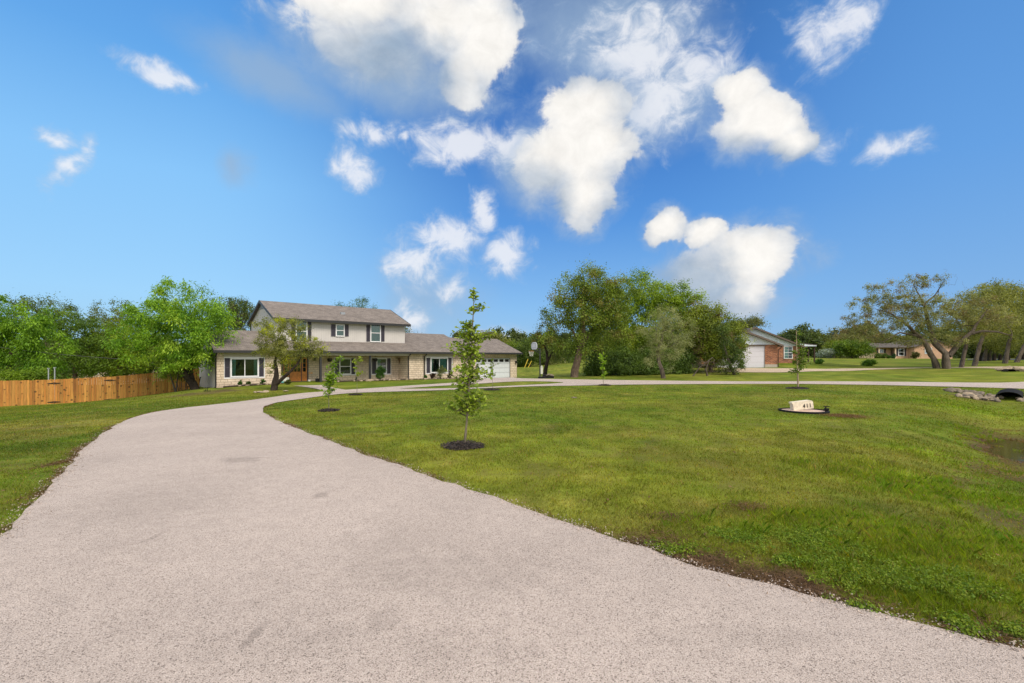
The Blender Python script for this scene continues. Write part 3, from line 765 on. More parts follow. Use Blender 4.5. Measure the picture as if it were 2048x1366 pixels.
sapling(1207, 771, [(1207,772),(1206,755),(1205,735),(1204,704)], [(1204,712,7,9,14),(1206,722,8,7,12),(1203,736,7,5,8),(1211,744,7,6,7),(1206,751,6,3,5)], .13, 'bright lime young tree in front of the dark tree thicket', .02, ((.16,.30,.015),(.34,.50,.04)), seed=15, lpt=7)
mulch(1595, 777, 40, 'dark mulch ring in front of the brick house next door')
barkmat('bark_pale', (.30, .22, .14), (.50, .40, .28))
sapling(1596, 776, [(1596,777),(1595,750),(1594,720),(1593,690),(1592,660)], [(1598,668,6,9,6),(1600,685,9,9,10),(1606,706,12,13,26),(1612,722,12,10,22),(1596,718,10,14,18),(1588,738,12,5,7),(1606,735,12,6,10),(1583,742,6,4,3),(1590,705,8,8,8)],
        .13, 'young tree with a thick pale trunk in front of the brick house next door', .055, ((.07,.14,.015),(.19,.28,.03)), bark='bark_pale', seed=16, lpt=8)


# ------------------------------------------------------------------ building materials
def uvnode(nt): return nt.add('ShaderNodeUVMap').outputs[0]
def brick(name, c1, c2, mortar, bw, rh, ms=.012, patch=None, rough=.85, squash=1, bias=0, var=.35):
    m, nt, bs = newmat(name); uv = uvnode(nt)
    b = nt.add('ShaderNodeTexBrick'); nt.l.new(nt.vmath('ADD', uv, nt.vmath('MULTIPLY', nt.vmath('SUBTRACT', nt.noise(uv, 3, 3, .5, color=True), (.5,.5,.5)), (.03 * rh / .2,) * 3)), b.inputs[0])
    b.inputs['Color1'].default_value = tuple(c1) + (1,); b.inputs['Color2'].default_value = tuple(c2) + (1,); b.inputs['Mortar'].default_value = tuple(mortar) + (1,)
    b.inputs['Scale'].default_value = 1; b.inputs['Brick Width'].default_value = bw; b.inputs['Row Height'].default_value = rh
    b.inputs['Mortar Size'].default_value = ms; b.inputs['Mortar Smooth'].default_value = .3; b.inputs['Bias'].default_value = bias
    b.squash = squash; b.squash_frequency = 3
    n = nt.noise(uv, 1.3, 5, .65); n2 = nt.noise(uv, 14, 4, .7)
    f = nt.math('MULTIPLY', nt.mapr(n, .3, .7, 1 - var * .5, 1 + var * .5), nt.mapr(n2, .3, .7, 1 - var, 1 + var))
    sc = nt.vmath('SCALE', b.outputs[0]); nt.l.new(f, sc.node.inputs['Scale'])
    col = sc if patch is None else nt.mix(nt.mapr(nt.noise(uv, .8, 3), .5, .7, 0, .6), sc, tuple(patch) + (1,))
    nt.l.new(col, bs.inputs['Base Color']); bs.inputs['Roughness'].default_value = rough; bs.inputs['Specular IOR Level'].default_value = .2
    nt.l.new(nt.bump(nt.math('ADD', nt.math('MULTIPLY', b.outputs[1], -1.0), nt.math('MULTIPLY', n2, .6)), .6, .02), bs.inputs['Normal'])
brick('limestone', (.60, .50, .38), (.72, .61, .48), (.30, .23, .165), .48, .19, .014, var=.22, squash=.7)
brick('red_brick', (.42, .17, .085), (.20, .07, .045), (.36, .26, .19), .30, .11, .014, var=.55)
brick('tan_brick', (.60, .37, .24), (.52, .31, .20), (.55, .42, .32), .22, .075, .010, var=.2)
brick('shingles', (.235, .205, .185), (.165, .143, .13), (.105, .083, .07), .30, .14, .008, rough=.95, var=.35)
brick('shingles_brown', (.13, .115, .105), (.10, .088, .08), (.06, .05, .04), .30, .14, .008, rough=.95, var=.3)
def siding(name, col, step, vertical=True, depth=.5):
    m, nt, bs = newmat(name); uv = uvnode(nt); sp = nt.add('ShaderNodeSeparateXYZ'); nt.l.new(uv, sp.inputs[0])
    a = sp.outputs[0 if vertical else 1]
    fr = nt.math('FRACT', nt.math('DIVIDE', a, step))
    g = nt.mapr(fr, 0, .09, 1, 0) if vertical else nt.mapr(fr, .0, .13, 1, 0)
    n = nt.noise(uv, 1.2, 5, .6)
    c = nt.mix(nt.math('MULTIPLY', g, depth), col, tuple(x * .45 for x in col[:3]) + (1,))
    sc = nt.vmath('SCALE', c); nt.l.new(nt.mapr(n, .3, .7, .93, 1.07), sc.node.inputs['Scale'])
    nt.l.new(sc, bs.inputs['Base Color']); bs.inputs['Roughness'].default_value = .6
    nt.l.new(nt.bump(nt.math('SUBTRACT', fr if not vertical else 0.0, g), .5, .02), bs.inputs['Normal'])
siding('siding_greige', (.54, .52, .505, 1), .20, True, .5)
siding('siding_white', (.70, .78, .90, 1), .20, False, .8)
simple('greige_trim', (.46, .43, .37), .6, .06); simple('white_trim', (.76, .77, .79), .45, .04); simple('dark_trim', (.032, .033, .036), .45, .1)
simple('shutter_paint', (.075, .07, .095), .5, .12, 20); simple('door_wood', (.60, .23, .045), .4, .3, 6); simple('door_dark', (.05, .05, .055), .4)
simple('garage_white', (.66, .70, .76), .4, .05); simple('garage_lilac', (.64, .63, .70), .4, .05); simple('interior_dark', (.012, .02, .018), .7, .3)
simple('curtain_teal', (.22, .42, .38), .9, .15, 12); simple('concrete', (.42, .38, .33), .9, .15, 3, .2); simple('lamp_black', (.015, .015, .015), .4)
simple('wood_beam', (.125, .095, .08), .7, .2); simple('porch_dark', (.06, .035, .03), .8); simple('vent_grey', (.28, .31, .35), .5); simple('tan_paint', (.62, .48, .36), .7, .06)
simple('white_gutter', (.42, .43, .46), .45, .08)
def glassmat(name, tint=(.02, .03, .03, 1), refl=.55):
    m, nt, bs = newmat(name); tr = nt.add('ShaderNodeBsdfTransparent'); tr.inputs[0].default_value = (.75, .82, .8, 1)
    gl = nt.add('ShaderNodeBsdfGlossy'); gl.inputs['Roughness'].default_value = .03; gl.inputs[0].default_value = (.9, .95, 1, 1)
    fr = nt.add('ShaderNodeFresnel'); fr.inputs[0].default_value = 1.5
    mx = nt.add('ShaderNodeMixShader'); nt.l.new(nt.math('MULTIPLY', fr.outputs[0], refl * 2.6, clamp=True), mx.inputs[0])
    nt.l.new(tr.outputs[0], mx.inputs[1]); nt.l.new(gl.outputs[0], mx.inputs[2]); nt.l.new(mx.outputs[0], m.node_tree.nodes['Material Output'].inputs[0])
glassmat('window_glass')

def window(root, x0, x1, z0, z1, y, mull='v', fw=.055, curtain=None, proud=.09, framemat='white_trim', rows=0):
    """frame mesh > pane, interior, curtain. front is -y"""
    mb = MB(); yo = y - proud
    mb.box(x0, x0 + fw, yo, y - .001, z0, z1); mb.box(x1 - fw, x1, yo, y - .001, z0, z1)
    mb.box(x0 + fw, x1 - fw, yo, y - .001, z1 - fw, z1); mb.box(x0 + fw, x1 - fw, yo, y - .001, z0, z0 + fw)
    ix0, ix1, iz0, iz1 = x0 + fw, x1 - fw, z0 + fw, z1 - fw
    if mull == 'v': mb.box((ix0 + ix1) / 2 - .025, (ix0 + ix1) / 2 + .025, yo + .01, y - .02, iz0, iz1)
    if mull == 'h': mb.box(ix0, ix1, yo + .01, y - .02, (iz0 + iz1) / 2 - .03, (iz0 + iz1) / 2 + .03)
    if rows:
        for k in range(1, rows): mb.box(ix0 + (ix1 - ix0) * k / rows - .01, ix0 + (ix1 - ix0) * k / rows + .01, yo + .02, yo + .035, iz0, iz1)
        for k in range(1, 4): mb.box(ix0, ix1, yo + .018, yo + .037, iz0 + (iz1 - iz0) * k / 4 - .01, iz0 + (iz1 - iz0) * k / 4 + .01)
    fr = mb.build('window', framemat, root)
    MB().box(ix0, ix1, y - .012, y - .004, iz0, iz1).build('dark_interior', 'interior_dark', fr)
    if curtain:
        k = 14
        for (a, b) in curtain:
            cm = MB(); ca, cb_ = ix0 + (ix1 - ix0) * a, ix0 + (ix1 - ix0) * b; pr = None
            for i in range(k + 1):
                xx = ca + (cb_ - ca) * i / k; yy = y - .028 + .008 * (-1) ** i
                if pr: cm.face([(pr[0], pr[1], iz0), (xx, yy, iz0), (xx, yy, iz1), (pr[0], pr[1], iz1)])
                pr = (xx, yy)
            cm.build('curtain', 'curtain_teal', fr)
    MB().box(ix0, ix1, yo + .038, yo + .044, iz0, iz1).build('pane', 'window_glass', fr)
    return fr
def shutter(root, x0, x1, z0, z1, y, mat='shutter_paint'):
    mb = MB(); w = .045; y1 = y - .002; y0 = y - .045
    mb.box(x0, x0 + w, y0, y1, z0, z1); mb.box(x1 - w, x1, y0, y1, z0, z1)
    for za, zb in ((z0, z0 + w), (z1 - w, z1), ((z0 + z1) / 2 - w / 2, (z0 + z1) / 2 + w / 2)): mb.box(x0 + w, x1 - w, y0, y1, za, zb)
    n = int((z1 - z0) / .05)
    for i in range(n):
        z = z0 + (z1 - z0) * (i + .5) / n; mb.face([(x0 + w, y0 + .012, z + .024), (x0 + w, y0 + .03, z - .02), (x1 - w, y0 + .03, z - .02), (x1 - w, y0 + .012, z + .024)][::-1])
    mb.box(x0 + w, x1 - w, y1 - .012, y1 - .001, z0 + w, z1 - w)
    return mb.build('shutter', mat, root)

# ------------------------------------------------------------------ main house, local x along the front, y depth
UX, UY = .75, .6614
HO = (-21.65, 34.8)
house = thing('house', 'two-storey grey and limestone house with brown shingle roofs and white garage door', 'house', (HO[0], HO[1], 0), math.atan2(UY, UX))
def S(px, t=0):
    r = (px - CX) / F
    return (r * (HO[1] + UX * t) - (HO[0] - UY * t)) / (UX - r * UY)
def Z(px, py, t=0):
    s = S(px, t); Y = HO[1] + UY * s + UX * t
    return CZ - (py - HY) * Y / F
EZ, PI_ = 2.64, .38
rz = lambda t: EZ + PI_ * (t + .5)
HL = 29.6
# limestone walls (closed blocks set end to end); bottom goes below grade
wm = MB()
W1a, W1b = S(448), S(530)              # left window bay
XP0, XP1, PT = 4.4, 15.63, 1.8
W3a, W3b = S(850.5), S(906)
GD0, GD1 = 23.75, 28.62
wm.box(0.0, W1a, 0, .3, -.9, EZ - .02); wm.box(W1b, XP0, 0, .3, -.9, EZ - .02); wm.box(W1a, W1b, .01, .3, -.9, Z(448, 757.6))
wm.box(XP0 - .3, XP0, .3, PT, -.6, EZ - .02); wm.box(XP1, XP1 + .3, .3, PT, -.6, EZ - .02)
wm.box(XP0, 5.02, PT, PT + .3, -.6, 2.6); wm.box(7.1, XP1, PT, PT + .3, -.6, 2.6)
wm.box(XP1, W3a, 0, .3, -.6, EZ - .02); wm.box(W3a, W3b, .01, .3, -.6, Z(852, 748)); wm.box(W3b, GD0, 0, .3, -.6, EZ - .02); wm.box(GD1, HL, 0, .3, -.6, EZ - .02)
wm.box(GD0, GD1, .0, .3, 2.17, EZ - .02)
wm.build('stone_wall', 'limestone', house)
gm = MB()   # greige panels over and round the windows, side walls of siding
gm.box(W1a, W1b, .03, .29, Z(448, 713.7), EZ - .03).build('window_panel', 'greige_trim', house); MB().box(W3a, W3b, .03, .29, Z(852, 713.6), EZ - .03).build('window_panel', 'greige_trim', house)
MB().box(W1a, W1b, .06, .29, Z(448, 757.6), Z(448, 713.7)).build('window_backing', 'greige_trim', house); MB().box(W3a, W3b, .06, .29, Z(852, 748), Z(852, 713.6)).build('window_backing', 'greige_trim', house)
sw = MB()
sw.box(.0, .25, .3, 8, -1.2, EZ - .02); sw.prism([(.0, .0, EZ - .02), (.0, 8, EZ - .02), (.0, 4, rz(4) - .12)], (.25, 0, 0))
sw.box(HL - .25, HL, .3, 8, -.6, EZ - .02); sw.prism([(HL, 0, EZ - .02), (HL, 8, EZ - .02), (HL, 4, rz(4) - .12)], (-.25, 0, 0))
sw.box(.25, HL - .25, 7.75, 8, -1.2, EZ - .02)
sw.build('side_wall', 'siding_greige', house)
# lower roofs: slabs with thickness
rf = MB()
def gable_roof(x0, x1, tr, t0=-.5, t1=None, z0=EZ, z1=None, th=.10):
    zr = z0 + PI_ * (tr - t0) if z1 is None else z1; t1 = 2 * tr - t0 if t1 is None else t1
    rf.slab([(x0, t0, z0 + th), (x1, t0, z0 + th), (x1, tr, zr + th), (x0, tr, zr + th)], th)
    rf.slab([(x0, tr, zr + th), (x1, tr, zr + th), (x1, t1, z0 + th), (x0, t1, z0 + th)], th)
gable_roof(-.25, 4.45, 4); gable_roof(16.3, 23.0, 5, t1=10.5); gable_roof(23.0, HL + .35, 4)
# front slope under the upper storey (porch roof)
rf.slab([(4.45, -.5, EZ + .1), (16.3, -.5, EZ + .1), (16.3, 1.85, EZ + .1 + PI_ * 2.35), (4.45, 1.85, EZ + .1 + PI_ * 2.35)], .1)
rf.build('lower_roof', 'shingles', house)
g2 = MB(); g2.prism([(23.0, 4, rz(4)), (23.0, 5, rz(5) - .01), (23.0, 6, rz(4))], (-.2, 0, 0)); g2.prism([(22.98, .3, EZ), (22.98, 9.7, EZ), (22.98, 5, rz(5) - .02)], (-.2, 0, 0)); g2.build('gable_wall', 'siding_greige', house)
# upper storey
UA, UB, UT0, UT1, UR = 4.45, 16.33, PT, 9.6, 5.7
UZ0, UE, UZR = EZ + PI_ * 2.3 - .06, 5.50, 7.12
up_ = MB(); up_.box(UA, UB, UT0, UT0 + .2, UZ0 - .5, UE); up_.box(UB - .2, UB, UT0 + .2, UT1, 2.7, UE); up_.box(UA, UB, UT1 - .2, UT1, 2.6, UE); up_.box(UA, UA + .2, UT0 + .2, UT1 - .2, 2.7, UE)
for x, d in ((UA, .2), (UB, -.2)): up_.prism([(x, UT0, UE), (x, UT1, UE), (x, UR, UZR - .1)], (d, 0, 0))
up_.build('upper_wall', 'siding_greige', house)
us = MB(); k = (UZR - UE) / (UR - UT0)
x0, x1 = UA - .25, UB + .38; f0 = UT0 - .42; e0 = UE - k * .42; b1 = UT1 + .4; e1 = UE - k * .4 * .95
us.slab([(x0, f0, e0 + .14), (x1, f0, e0 + .14), (x1, UR, UZR + .12), (x0, UR, UZR + .12)], .12)
us.slab([(x0, UR, UZR + .12), (x1, UR, UZR + .12), (x1, b1, e1 + .14), (x0, b1, e1 + .14)], .12)
us.build('upper_roof', 'shingles', house)
MB().box(10.5, 10.9, 3.2, 3.5, 6.15, 6.42).build('roof_vent', 'vent_grey', house)
tr = MB()
tr.box(x0, x1, f0 - .11, f0 - .003, e0 - .09, e0 + .125)                                  # upper gutter
for (xa, xb) in ((x0 - .03, x0 - .003), (x1 + .003, x1 + .03)):                          # rake boards
    tr.prism([(xa, f0, e0 + .16), (xa, UR, UZR + .15), (xa, UR, UZR - .08), (xa, f0, e0 - .06)], (xb - xa, 0, 0))
    tr.prism([(xa, UR, UZR + .15), (xa, b1, e1 + .16), (xa, b1, e1 - .06), (xa, UR, UZR - .08)], (xb - xa, 0, 0))
tr.build('roof_trim', 'dark_trim', house)
gv = MB(); gv.prism([(UA - .03, UR - 1.05, 6.5), (UA - .03, UR + 1.05, 6.5), (UA - .03, UR, 7.0)], (.028, 0, 0))
for i in range(5): gv.box(UA - .06, UA - .032, UR - .9 + .17 * i, UR + .9 - .17 * i, 6.53 + i * .085, 6.57 + i * .085)
gv.build('gable_vent', 'vent_grey', house)
gt = MB(); gt.box(-.3, HL + .4, -.62, -.503, EZ - .09, EZ + .095)
gt.prism([(HL + .353, -.5, EZ + .1), (HL + .353, 4, rz(4) + .1), (HL + .353, 4, rz(4) - .08), (HL + .353, -.5, EZ - .08)], (.03, 0, 0))
gt.prism([(HL + .353, 4, rz(4) + .1), (HL + .353, 8.5, EZ + .1), (HL + .353, 8.5, EZ - .08), (HL + .353, 4, rz(4) - .08)], (.03, 0, 0))
gt.prism([(-.283, -.5, EZ + .1), (-.283, 4, rz(4) + .1), (-.283, 4, rz(4) - .08), (-.283, -.5, EZ - .08)], (.03, 0, 0))
gt.build('gutter', 'dark_trim', house)
sf = MB(); sf.box(.0, HL, -.5, -.002, EZ - .03, EZ - .005); sf.build('soffit', 'greige_trim', house)
for (px, t, zb) in ((431.5, -.12, -.2), (817, -.12, -.1), (849, -.12, -.1)):
    s = S(px, t); mb = MB(); mb.tube([(s, -.55, EZ - .05), (s, -.5, EZ - .16), (s, t + .02, EZ - .34), (s, t + .02, zb)], .055, 6); mb.build('downspout', 'dark_trim', house)
MB().tube([(HL + .12, -.55, EZ - .05), (HL + .12, -.4, EZ - .2), (HL + .1, .15, EZ - .5), (HL + .1, .15, -.05)], .045, 6).build('downspout', 'dark_trim', house)
# porch: beam, ceiling, posts, floor
MB().box(XP0, XP1, -.32, -.12, 2.37, EZ - .035).build('porch_beam', 'greige_trim', house)
MB().box(XP0, XP1, -.11, PT - .003, EZ - .065, EZ - .035).build('porch_ceiling', 'greige_trim', house)
MB().box(XP0 + .01, XP1 - .01, -.30, PT - .003, -.6, .10).build('porch_floor', 'concrete', house)
for px in (641, 740):
    s = S(px, -.22); mb = MB(); mb.box(s - .085, s + .085, -.305, -.135, .102, 2.368); mb.box(s - .12, s + .12, -.34, -.10, .102, .26); mb.build('porch_post', 'dark_trim', house)
MB().box(XP0, 5.02, PT, PT + .25, 2.6, EZ + .3).box(7.1, XP1, PT, PT + .25, 2.602, EZ + .3).box(5.02, 7.1, PT, PT + .25, 2.26, EZ + .3).build('porch_header', 'greige_trim', house)
# entrance: door between glazed side panels
def leaf_door(x0, x1, nm, cols_):
    y = PT; mb = MB(); z0, z1 = .12, 2.2; st = .085
    mb.box(x0, x0 + st, y - .03, y + .03, z0, z1); mb.box(x1 - st, x1, y - .03, y + .03, z0, z1)
    for a, b in ((z0, z0 + .14), (.86, 1.0), (z1 - .11, z1)): mb.box(x0 + st, x1 - st, y - .03, y + .03, a, b)
    mb.box(x0 + st, x1 - st, y - .005, y + .02, z0 + .14, .86); mb.box(x0 + st + .05, x1 - st - .05, y - .018, y - .006, z0 + .20, .80)
    for k in range(1, cols_): xx = x0 + st + (x1 - x0 - 2 * st) * k / cols_; mb.box(xx - .018, xx + .018, y - .025, y + .02, 1.0, z1 - .11)
    for k in range(1, 3): zz = 1.0 + (z1 - 1.11) * k / 3; mb.box(x0 + st, x1 - st, y - .022, y + .018, zz - .018, zz + .018)
    d = mb.build(nm, 'door_wood', house)
    MB().box(x0 + st, x1 - st, y + .022, y + .03, 1.0, z1 - .11).build('dark_interior', 'interior_dark', d)
    MB().box(x0 + st, x1 - st, y + .002, y + .008, 1.0, z1 - .11).build('pane', 'window_glass', d)
    return d
leaf_door(5.08, 5.52, 'side_panel', 1); dd = leaf_door(5.58, 6.5, 'door', 3); leaf_door(6.56, 6.98, 'side_panel', 1)
MB().tube([(6.42, PT - .05, .95), (6.42, PT - .09, 1.0), (6.42, PT - .09, 1.2), (6.42, PT - .05, 1.25)], .014, 6).build('handle', 'lamp_black', dd)
MB().box(5.02, 5.08, PT - .05, PT + .2, .1, 2.26).box(6.98, 7.1, PT - .05, PT + .2, .1, 2.26).box(5.08, 6.98, PT - .05, PT + .2, 2.2, 2.26).box(5.52, 5.58, PT - .04, PT + .2, .1, 2.2).box(6.5, 6.56, PT - .04, PT + .2, .1, 2.2).build('door_frame', 'door_dark', house)
MB().box(4.9, 7.2, PT - .5, PT - .05, .103, .2).build('doorstep', 'door_dark', house)
# windows
def win_group(pxs, ytop, ybot, t, sh, wn, mull, trim=True, curtain=None, sy=None, proud0=.0):
    s = [S(p, t) for p in pxs]; z1 = Z(pxs[0], ytop, t); z0 = Z(pxs[0], ybot, t); yy = t + proud0
    a, b = S(wn[0], t), S(wn[1], t)
    if trim:
        f = .085; mb = MB(); y0 = yy - .055; y1 = yy - .004
        mb.box(s[0], s[1], y0, y1, z1 - f, z1); mb.box(s[0], s[1], y0, y1, z0, z0 + f); mb.box(s[0], s[0] + .05, y0, y1, z0 + f, z1 - f); mb.box(s[1] - .05, s[1], y0, y1, z0 + f, z1 - f)
        mb.build('window_trim', 'white_trim', house); z0i, z1i = z0 + f, z1 - f
    else: z0i, z1i = z0, z1
    for (p, q) in sh:
        zz1, zz0 = (z1i, z0i) if sy is None else (Z(p, sy[0], t), Z(p, sy[1], t))
        shutter(house, S(p, t), S(q, t), zz0, zz1, yy)
    window(house, a, b, z0i, z1i, yy, mull, curtain=curtain, fw=.10 if (b - a) > 1.5 else .085)
win_group((447.5, 529.8), 713.7, 757.6, 0, ((449.5, 459.8), (518.5, 527.5)), (460.5, 517.8), 'v', curtain=((0, .16), (.86, 1)), proud0=.06)
win_group((851.5, 905.2), 713.6, 748.2, 0, ((853.8, 860.2), (897, 903)), (861, 896), 'v', curtain=((0, .12), (.5, .97)), proud0=.06)
win_group((668, 711.5), 714.7, 751.4, PT, ((669.5, 677.5), (702.5, 709.5)), (678.2, 701.8), 'h')
win_group((742.4, 782), 714.7, 749.9, PT, ((744, 751.6), (773.8, 780.6)), (752.2, 773), 'h', curtain=((0, .4),))
win_group((671, 688.6), 648.4, 672.8, PT, ((662, 670.4), (689.2, 697)), (671, 688.6), 'h', trim=False, sy=(648.8, 672.4), proud0=-.005, curtain=((0, 1),))
win_group((740, 761), 647.2, 684, PT, ((732.6, 739.4), (761.6, 768.6)), (740, 761), 'h', trim=False, sy=(648.4, 682.7), proud0=-.005, curtain=((0, 1),))
win_group((590.8, 614.2), 640.2, 684, PT, ((582.5, 590.2), (615, 622.5)), (590.8, 614.2), 'h', trim=False, sy=(641, 683), proud0=-.005, curtain=((0, 1),))
# garage door with six lights
gd = MB(); y = .12; zt = 2.13; nx = 6
pw = (GD1 - GD0) / nx
for i in range(4):
    z0, z1 = -.05 + i * zt / 4 + (.02 if i else 0), -.05 + (i + 1) * zt / 4
    if i < 3: gd.box(GD0 + .01, GD1 - .01, y, y + .05, z0, z1 + .0)
    else:
        zt0, zt1 = z0 + .14, z1 - .07
        gd.box(GD0 + .01, GD1 - .01, y, y + .05, z0, zt0); gd.box(GD0 + .01, GD1 - .01, y, y + .05, zt1, z1 + .05)
        for k in range(nx + 1):
            c = GD0 + k * pw; gd.box(max(GD0 + .01, c - .11), min(GD1 - .01, c + .11), y, y + .05, zt0, zt1)
    for k in range(nx):
        if i < 3: gd.box(GD0 + k * pw + .07, GD0 + (k + 1) * pw - .07, y - .012, y - .001, z0 + .08, z1 - .06)
gdo = gd.build('garage_door', 'garage_white', house)
for k in range(nx): MB().box(GD0 + k * pw + .115, GD0 + (k + 1) * pw - .115, y + .02, y + .045, zt0, zt1).build('pane', 'interior_glossy' if 'interior_glossy' in MATS else 'lamp_black', gdo)
MB().box(GD0, GD1, .02, .115, 2.12, 2.168).box(GD1 - .008, GD1 + .0, .03, .115, -.05, 2.12).box(GD0, GD0 + .008, .03, .115, -.05, 2.12).build('door_jamb', 'dark_trim', house)
# wall lamps and plaques
for px, py in ((628.6, 718), (1031, 724)):
    t = PT if px < 900 else 0
    s = S(px, t); z = Z(px, py, t); mb = MB(); mb.box(s - .06, s + .06, t - .03, t - .002, z - .12, z + .12); mb.box(s - .075, s + .075, t - .20, t - .05, z - .16, z + .05)
    mb.prism([(s - .10, t - .23, z + .05), (s + .10, t - .23, z + .05), (s, t - .23, z + .14)], (0, .2, 0)); mb.build('wall_lamp', 'lamp_black', house)
simple('amber', (.75, .33, .05), .4)
for px in (619.5, 623.6):
    s = S(px, PT); z = Z(px, 746, PT); MB().box(s - .05, s + .05, PT - .02, PT - .002, z - .05, z + .05).build('wall_plaque', 'amber', house)

# ------------------------------------------------------------------ cedar fence with double gate, left
m, nt, bs = newmat('cedar_boards')
at = nt.add('ShaderNodeAttribute', attribute_name='col'); tc = nt.add('ShaderNodeTexCoord'); mp = nt.add('ShaderNodeMapping'); mp.inputs['Scale'].default_value = (1, 1, .12); nt.l.new(tc.outputs['Object'], mp.inputs[0])
n1 = nt.noise(mp.outputs[0], 9, 5, .65, 1.2); kn = nt.vor(tc.outputs['Object'], 3.1); kn2 = nt.noise(tc.outputs['Object'], 7, 4, .6, .8)
c = nt.vmath('SCALE', at.outputs['Color']); nt.l.new(nt.mapr(n1, .3, .7, .72, 1.25), c.node.inputs['Scale'])
kf = nt.math('MULTIPLY', nt.mapr(kn, .16, .26, 1, 0), nt.mapr(kn2, .40, .47, 0, 1))
c2 = nt.mix(nt.math('MULTIPLY', kf, .85), c, (.055, .022, .008, 1)); c3 = nt.mix(nt.mapr(nt.noise(tc.outputs['Object'], 5.5, 6, .7, 1.5), .62, .7, 0, .6), c2, (.12, .05, .015, 1))
nt.l.new(c3, bs.inputs['Base Color']); bs.inputs['Roughness'].default_value = .75
FA, FB = np.array([-26.0, 39.5]), np.array([-26.0, 39.5]) - np.array([.75, .661]) * 16.5
fdir = (FB - FA) / np.linalg.norm(FB - FA); FLn = np.linalg.norm(FB - FA)
def fs(px): r = (px - CX) / F; return (FA[0] - r * FA[1]) / (r * fdir[1] - fdir[0])
topp = [(400, 735), (372, 744.5), (345, 744.6), (305, 746), (262, 750), (225, 753), (187, 754.7), (165, 756), (108, 759), (60, 760.5), (0, 761.5), (-120, 766)]
botp = [(400, 776), (372, 786), (345, 787), (305, 790.5), (262, 796), (225, 801), (187, 804), (165, 805), (108, 808), (60, 811), (0, 814), (-120, 822)]
def fz(px, tab):
    t = sorted(tab); y = np.interp(px, [a for a, _ in t], [b for _, b in t]); d = fs(px); Y = FA[1] + fdir[1] * d; return CZ - (y - HY) * Y / F
fence = thing('fence', 'tall orange cedar board fence with double gate beside the house', 'fence', (FA[0], FA[1], 0))
brd = .14; segs = {'fence_panel': MB(), 'gate_a': MB(), 'gate_b': MB(), 'left': MB()}; rs = np.random.RandomState(5)
sg0, sg1, sg2 = fs(220), fs(165.5), fs(108)
nbd_ = int(FLn / brd)
for i in range(nbd_):
    d0, d1 = i * brd, (i + 1) * brd - .012; dm = (d0 + d1) / 2; Y = FA[1] + fdir[1] * dm; px = CX + F * (FA[0] + fdir[0] * dm) / Y
    zt_ = fz(px, topp) + rs.randn() * .008; zb_ = fz(px, botp) - .12
    key = 'fence_panel' if dm < sg0 else 'gate_a' if dm < sg1 else 'gate_b' if dm < sg2 else 'left'
    if abs(dm - sg1) < .09: zt_ -= .0
    off = rs.rand() * .012; nrm = np.array([fdir[1], -fdir[0]]) * (-1); nrm = nrm if nrm[1] < 0 else -nrm
    p0 = fdir * d0 + nrm * off; p1 = fdir * d1 + nrm * off; q = -nrm * .02
    b = rs.rand(); colr = np.array([.39, .15, .026]) * (1 - b) + np.array([.53, .25, .055]) * b; colr *= .78 + .36 * rs.rand()
    if rs.rand() < .08: colr *= .7
    vs = [(*p0, zb_), (*p1, zb_), (*(p1 + q), zb_), (*(p0 + q), zb_), (*p0, zt_), (*p1, zt_), (*(p1 + q), zt_), (*(p0 + q), zt_)]
    segs[key].mesh(vs, [[0,3,2,1],[4,5,6,7],[0,1,5,4],[1,2,6,5],[2,3,7,6],[3,0,4,7]], tuple(colr))
for key, mb in segs.items():
    # back rails
    o = mb.build('fence_panel' if key in ('fence_panel', 'left') else 'gate', 'cedar_boards', fence)
    if key.startswith('gate'):
        hp = 220 if key == 'gate_a' else 108; d = fs(hp)
        for yy in ((760.5, 799) if hp == 220 else (766.5, 804)):
            Y = FA[1] + fdir[1] * d; z = CZ - (yy - HY) * Y / F; h = MB(); nn = nrm * .035
            for sgn in (-1, 1):
                a = fdir * (d + sgn * .03) + nn; b_ = fdir * (d + sgn * .34) + nn
                h.prism([(*a, z - .05), (*b_, z - .015), (*b_, z + .015), (*a, z + .05)], (*(-nrm * .012), 0))
            h.tube([(*(fdir * d + nn), z - .08), (*(fdir * d + nn), z + .08)], .018, 6)
            h.build('hinge', 'lamp_black', o)

# ------------------------------------------------------------------ brick house next door
NZ = 1.16
nb = thing('brick_house', 'red brick ranch house with pale blue gables and white garage door, next door', 'house', (28.5, 51.0, NZ), R(-8))
WH = 2.43; hw = 3.95; bx0 = -2 * hw; dx1, dx0 = -1.25, -6.1
B2, x2a, x2b, xc2 = 7.0, -5.2, 5.26, .03
bm_ = MB(); bm_.box(dx1, 0, 0, .25, .3, WH); bm_.box(bx0, dx0, 0, .25, .3, WH); bm_.box(dx0, dx1, 0, .25, 2.3, WH)
bm_.box(-.25, 0, .25, 8, .3, WH); bm_.box(bx0, bx0 + .25, .25, 8, .3, WH)
bm_.box(.003, x2b, B2, B2 + .25, .3, WH); bm_.box(x2b - .25, x2b, B2 + .25, 15, .3, WH); bm_.box(x2a - 5, bx0 - .003, B2 - 1, B2 - .75, .3, WH)
bm_.build('brick_wall', 'red_brick', nb)
fd = MB().box(dx1, .02, -.02, .23, -.6, .298).build('foundation', 'concrete', nb); MB().box(.022, x2b + .02, B2 - .02, B2 + .23, -.6, .298).build('foundation', 'concrete', nb)
MB().prism([(bx0, .02, WH), (0, .02, WH), (-hw, .02, WH + .41 * hw)], (0, .2, 0)).build('gable_siding', 'siding_white', nb)
MB().prism([(x2a, B2 + .02, WH), (x2b, B2 + .02, WH), (xc2, B2 + .02, WH + .42 * 5.2)], (0, .2, 0)).build('gable_siding', 'siding_white', nb)
nr = MB(); th = .16
